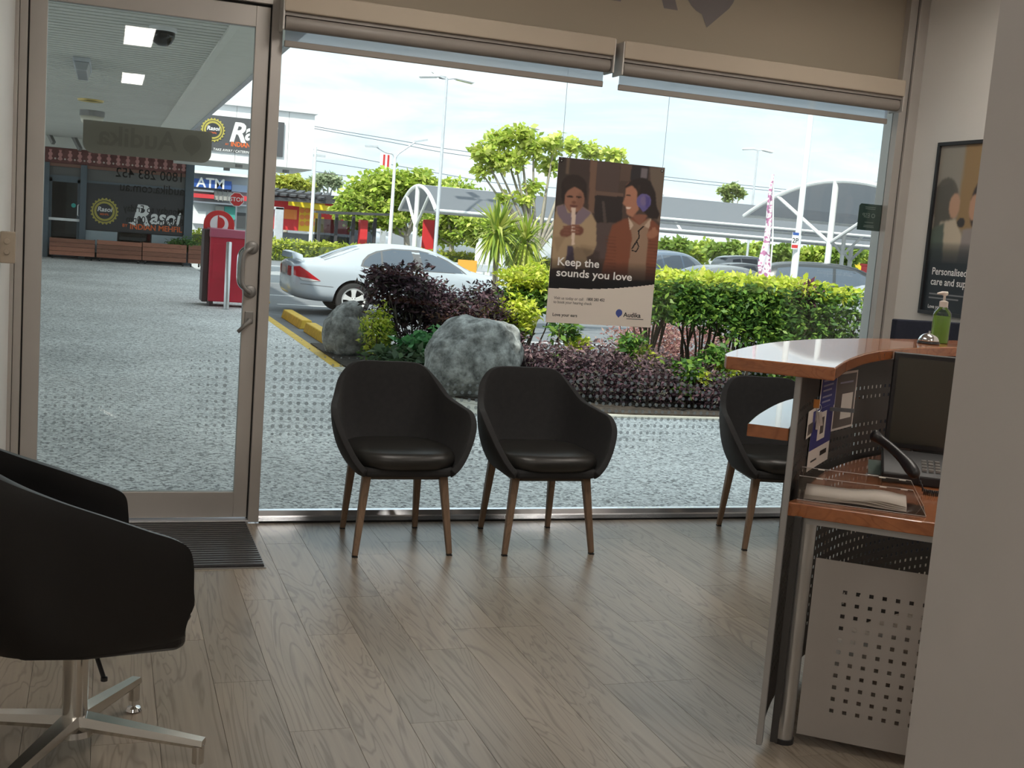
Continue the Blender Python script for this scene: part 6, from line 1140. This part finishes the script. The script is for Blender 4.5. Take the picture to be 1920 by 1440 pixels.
# ------------------------------------------------------------------ flag, tanks, rail, far red bin
ff = thing('feather_flag', 'tall pink and white feather flag before the curved shade', 'flag', (*at(1441, 505, 23).xy, -.26)); P0 = at(1449, 327, 23); zt4 = P0.z+.26; xt = P0.x-ff.location.x
MB().tube([(xt*.2+.12, 0, 0), (xt*.5+.1, 0, zt4*.6), (xt+.02, 0, zt4)], .018, 6).build('pole', 'white_steel', ff)
prof = [(.0, -.02, .03), (.12, -.08, .02), (.25, -.14, .0), (.45, -.16, .02), (.6, -.30, .03), (.75, -.22, .08), (1.0, -.16, .10)]
def flagpt(f): 
    for (a, l0, r0), (b_, l1, r1) in zip(prof[:-1], prof[1:]):
        if a <= f <= b_: u = (f-a)/(b_-a); return l0+(l1-l0)*u, r0+(r1-r0)*u
G = []; nr = 40; colr = []
for i in range(nr+1):
    f = i/nr; l_, r_ = flagpt(f); xm = xt*(1-f)+.10*f; G.append([Vector((xm+l_+(r_-l_)*j/6, .03*math.sin(j*1.1+i*.4), zt4*(1-f*.95))) for j in range(7)])
fo = MB(); fo.grid(G); fo = fo.build('cloth', M('flag_cloth', (0.80, 0.72, 0.78), .7), ff, smooth=True, solid=.004)
fm = MATS['flag_cloth']; nn = fm.node_tree.nodes; ll = fm.node_tree.links; hs = [q for q in nn if q.type == 'HUE_SAT'][0]; tcx = [q for q in nn if q.type == 'TEX_COORD'][0]; nq = nn.new('ShaderNodeTexNoise'); nq.inputs['Scale'].default_value = 9; nq.inputs['Detail'].default_value = 3; ll.new(tcx.outputs['Object'], nq.inputs['Vector']); rq = nn.new('ShaderNodeValToRGB'); rq.color_ramp.interpolation = 'CONSTANT'; rq.color_ramp.elements[0].color = (0.42, 0.16, 0.30, 1); rq.color_ramp.elements[1].color = (0.84, 0.78, 0.82, 1); rq.color_ramp.elements[1].position = .46; e = rq.color_ramp.elements.new(.60); e.color = (0.62, 0.30, 0.45, 1); ll.new(nq.outputs['Fac'], rq.inputs[0]); ll.new(rq.outputs[0], hs.inputs['Color'])
for px, lb in ((899, 'white gas tank, left one of three across the road'), (918, 'white gas tank, middle one of three across the road'), (938, 'white gas tank, right one of three across the road')):
    p = at(px, 490, 40); t = thing('gas_tank', lb, 'tank', (p.x, 40, -.26), 0, 'gas tanks'); MB().lathe([(0, 0), (.17, .02), (.18, .1), (.18, 1.25), (.15, 1.42), (.08, 1.5), (0, 1.5)], 16).build('shell', 'white_steel', t, smooth='auto'); MB().cyl(0, 0, 1.5, 1.62, .09, 10).build('valve_guard', 'galv', t)
gr = thing('guard_rail', 'grey guard rail with an orange board before the tanks', 'rail', (at(925, 495, 34).x, 34, -.26)); MB().box(-1.5, -.04, .62, 1.5, .04, .85).build('rail', 'galv', gr, bevel=.02)
for x in (-1.2, 0, 1.2): MB().box(x-.05, .04, 0, x+.05, .12, .85).build('post', 'galv', gr)
MB().box(-1.15, -.07, .58, -.55, -.04, .95).build('orange_board', M('board_orange', (0.85, 0.36, 0.05), .5), gr)
rbn = thing('red_bin', 'red box bin with a yellow mark far beside the right jamb', 'bin', (*at(1632, 500, 30).xy, -.26)); zt5 = at(1632, 498, 30).z+.26; MB().box(-.2, -.2, 0, .2, .2, zt5-.02).build('body', 'fast_red', rbn, bevel=.03); MB().box(-.22, -.22, zt5-.02, .22, .22, zt5+.04).build('lid', 'fast_red', rbn, bevel=.01); MB().box(-.11, -.21, zt5-.5, .11, -.2, zt5-.2).build('mark', 'fast_orange', rbn)
for px, w, zt6, m_, lb in ((1590, 5.0, 2.6, 'fast_yellow', 'yellow shop wall far behind the parked SUV'), (1360, 8, 2.3, 'bank_pale', 'white shop wall far behind the cars by the poster'), (1165, 8, 2.8, 'bank_pale', 'long pale shop wall far behind the hanging poster'), (975, 8, 2.4, 'bank_pale', 'pale shop wall far behind the spiky palms')):
    p = at(px, 480, 84); o = MB().box(-w/2, 0, 0, w/2, 5, zt6).build('far_shop', m_); o.location = (p.x, 84, -.26); tag(o, lb, 'building', 'far shops')
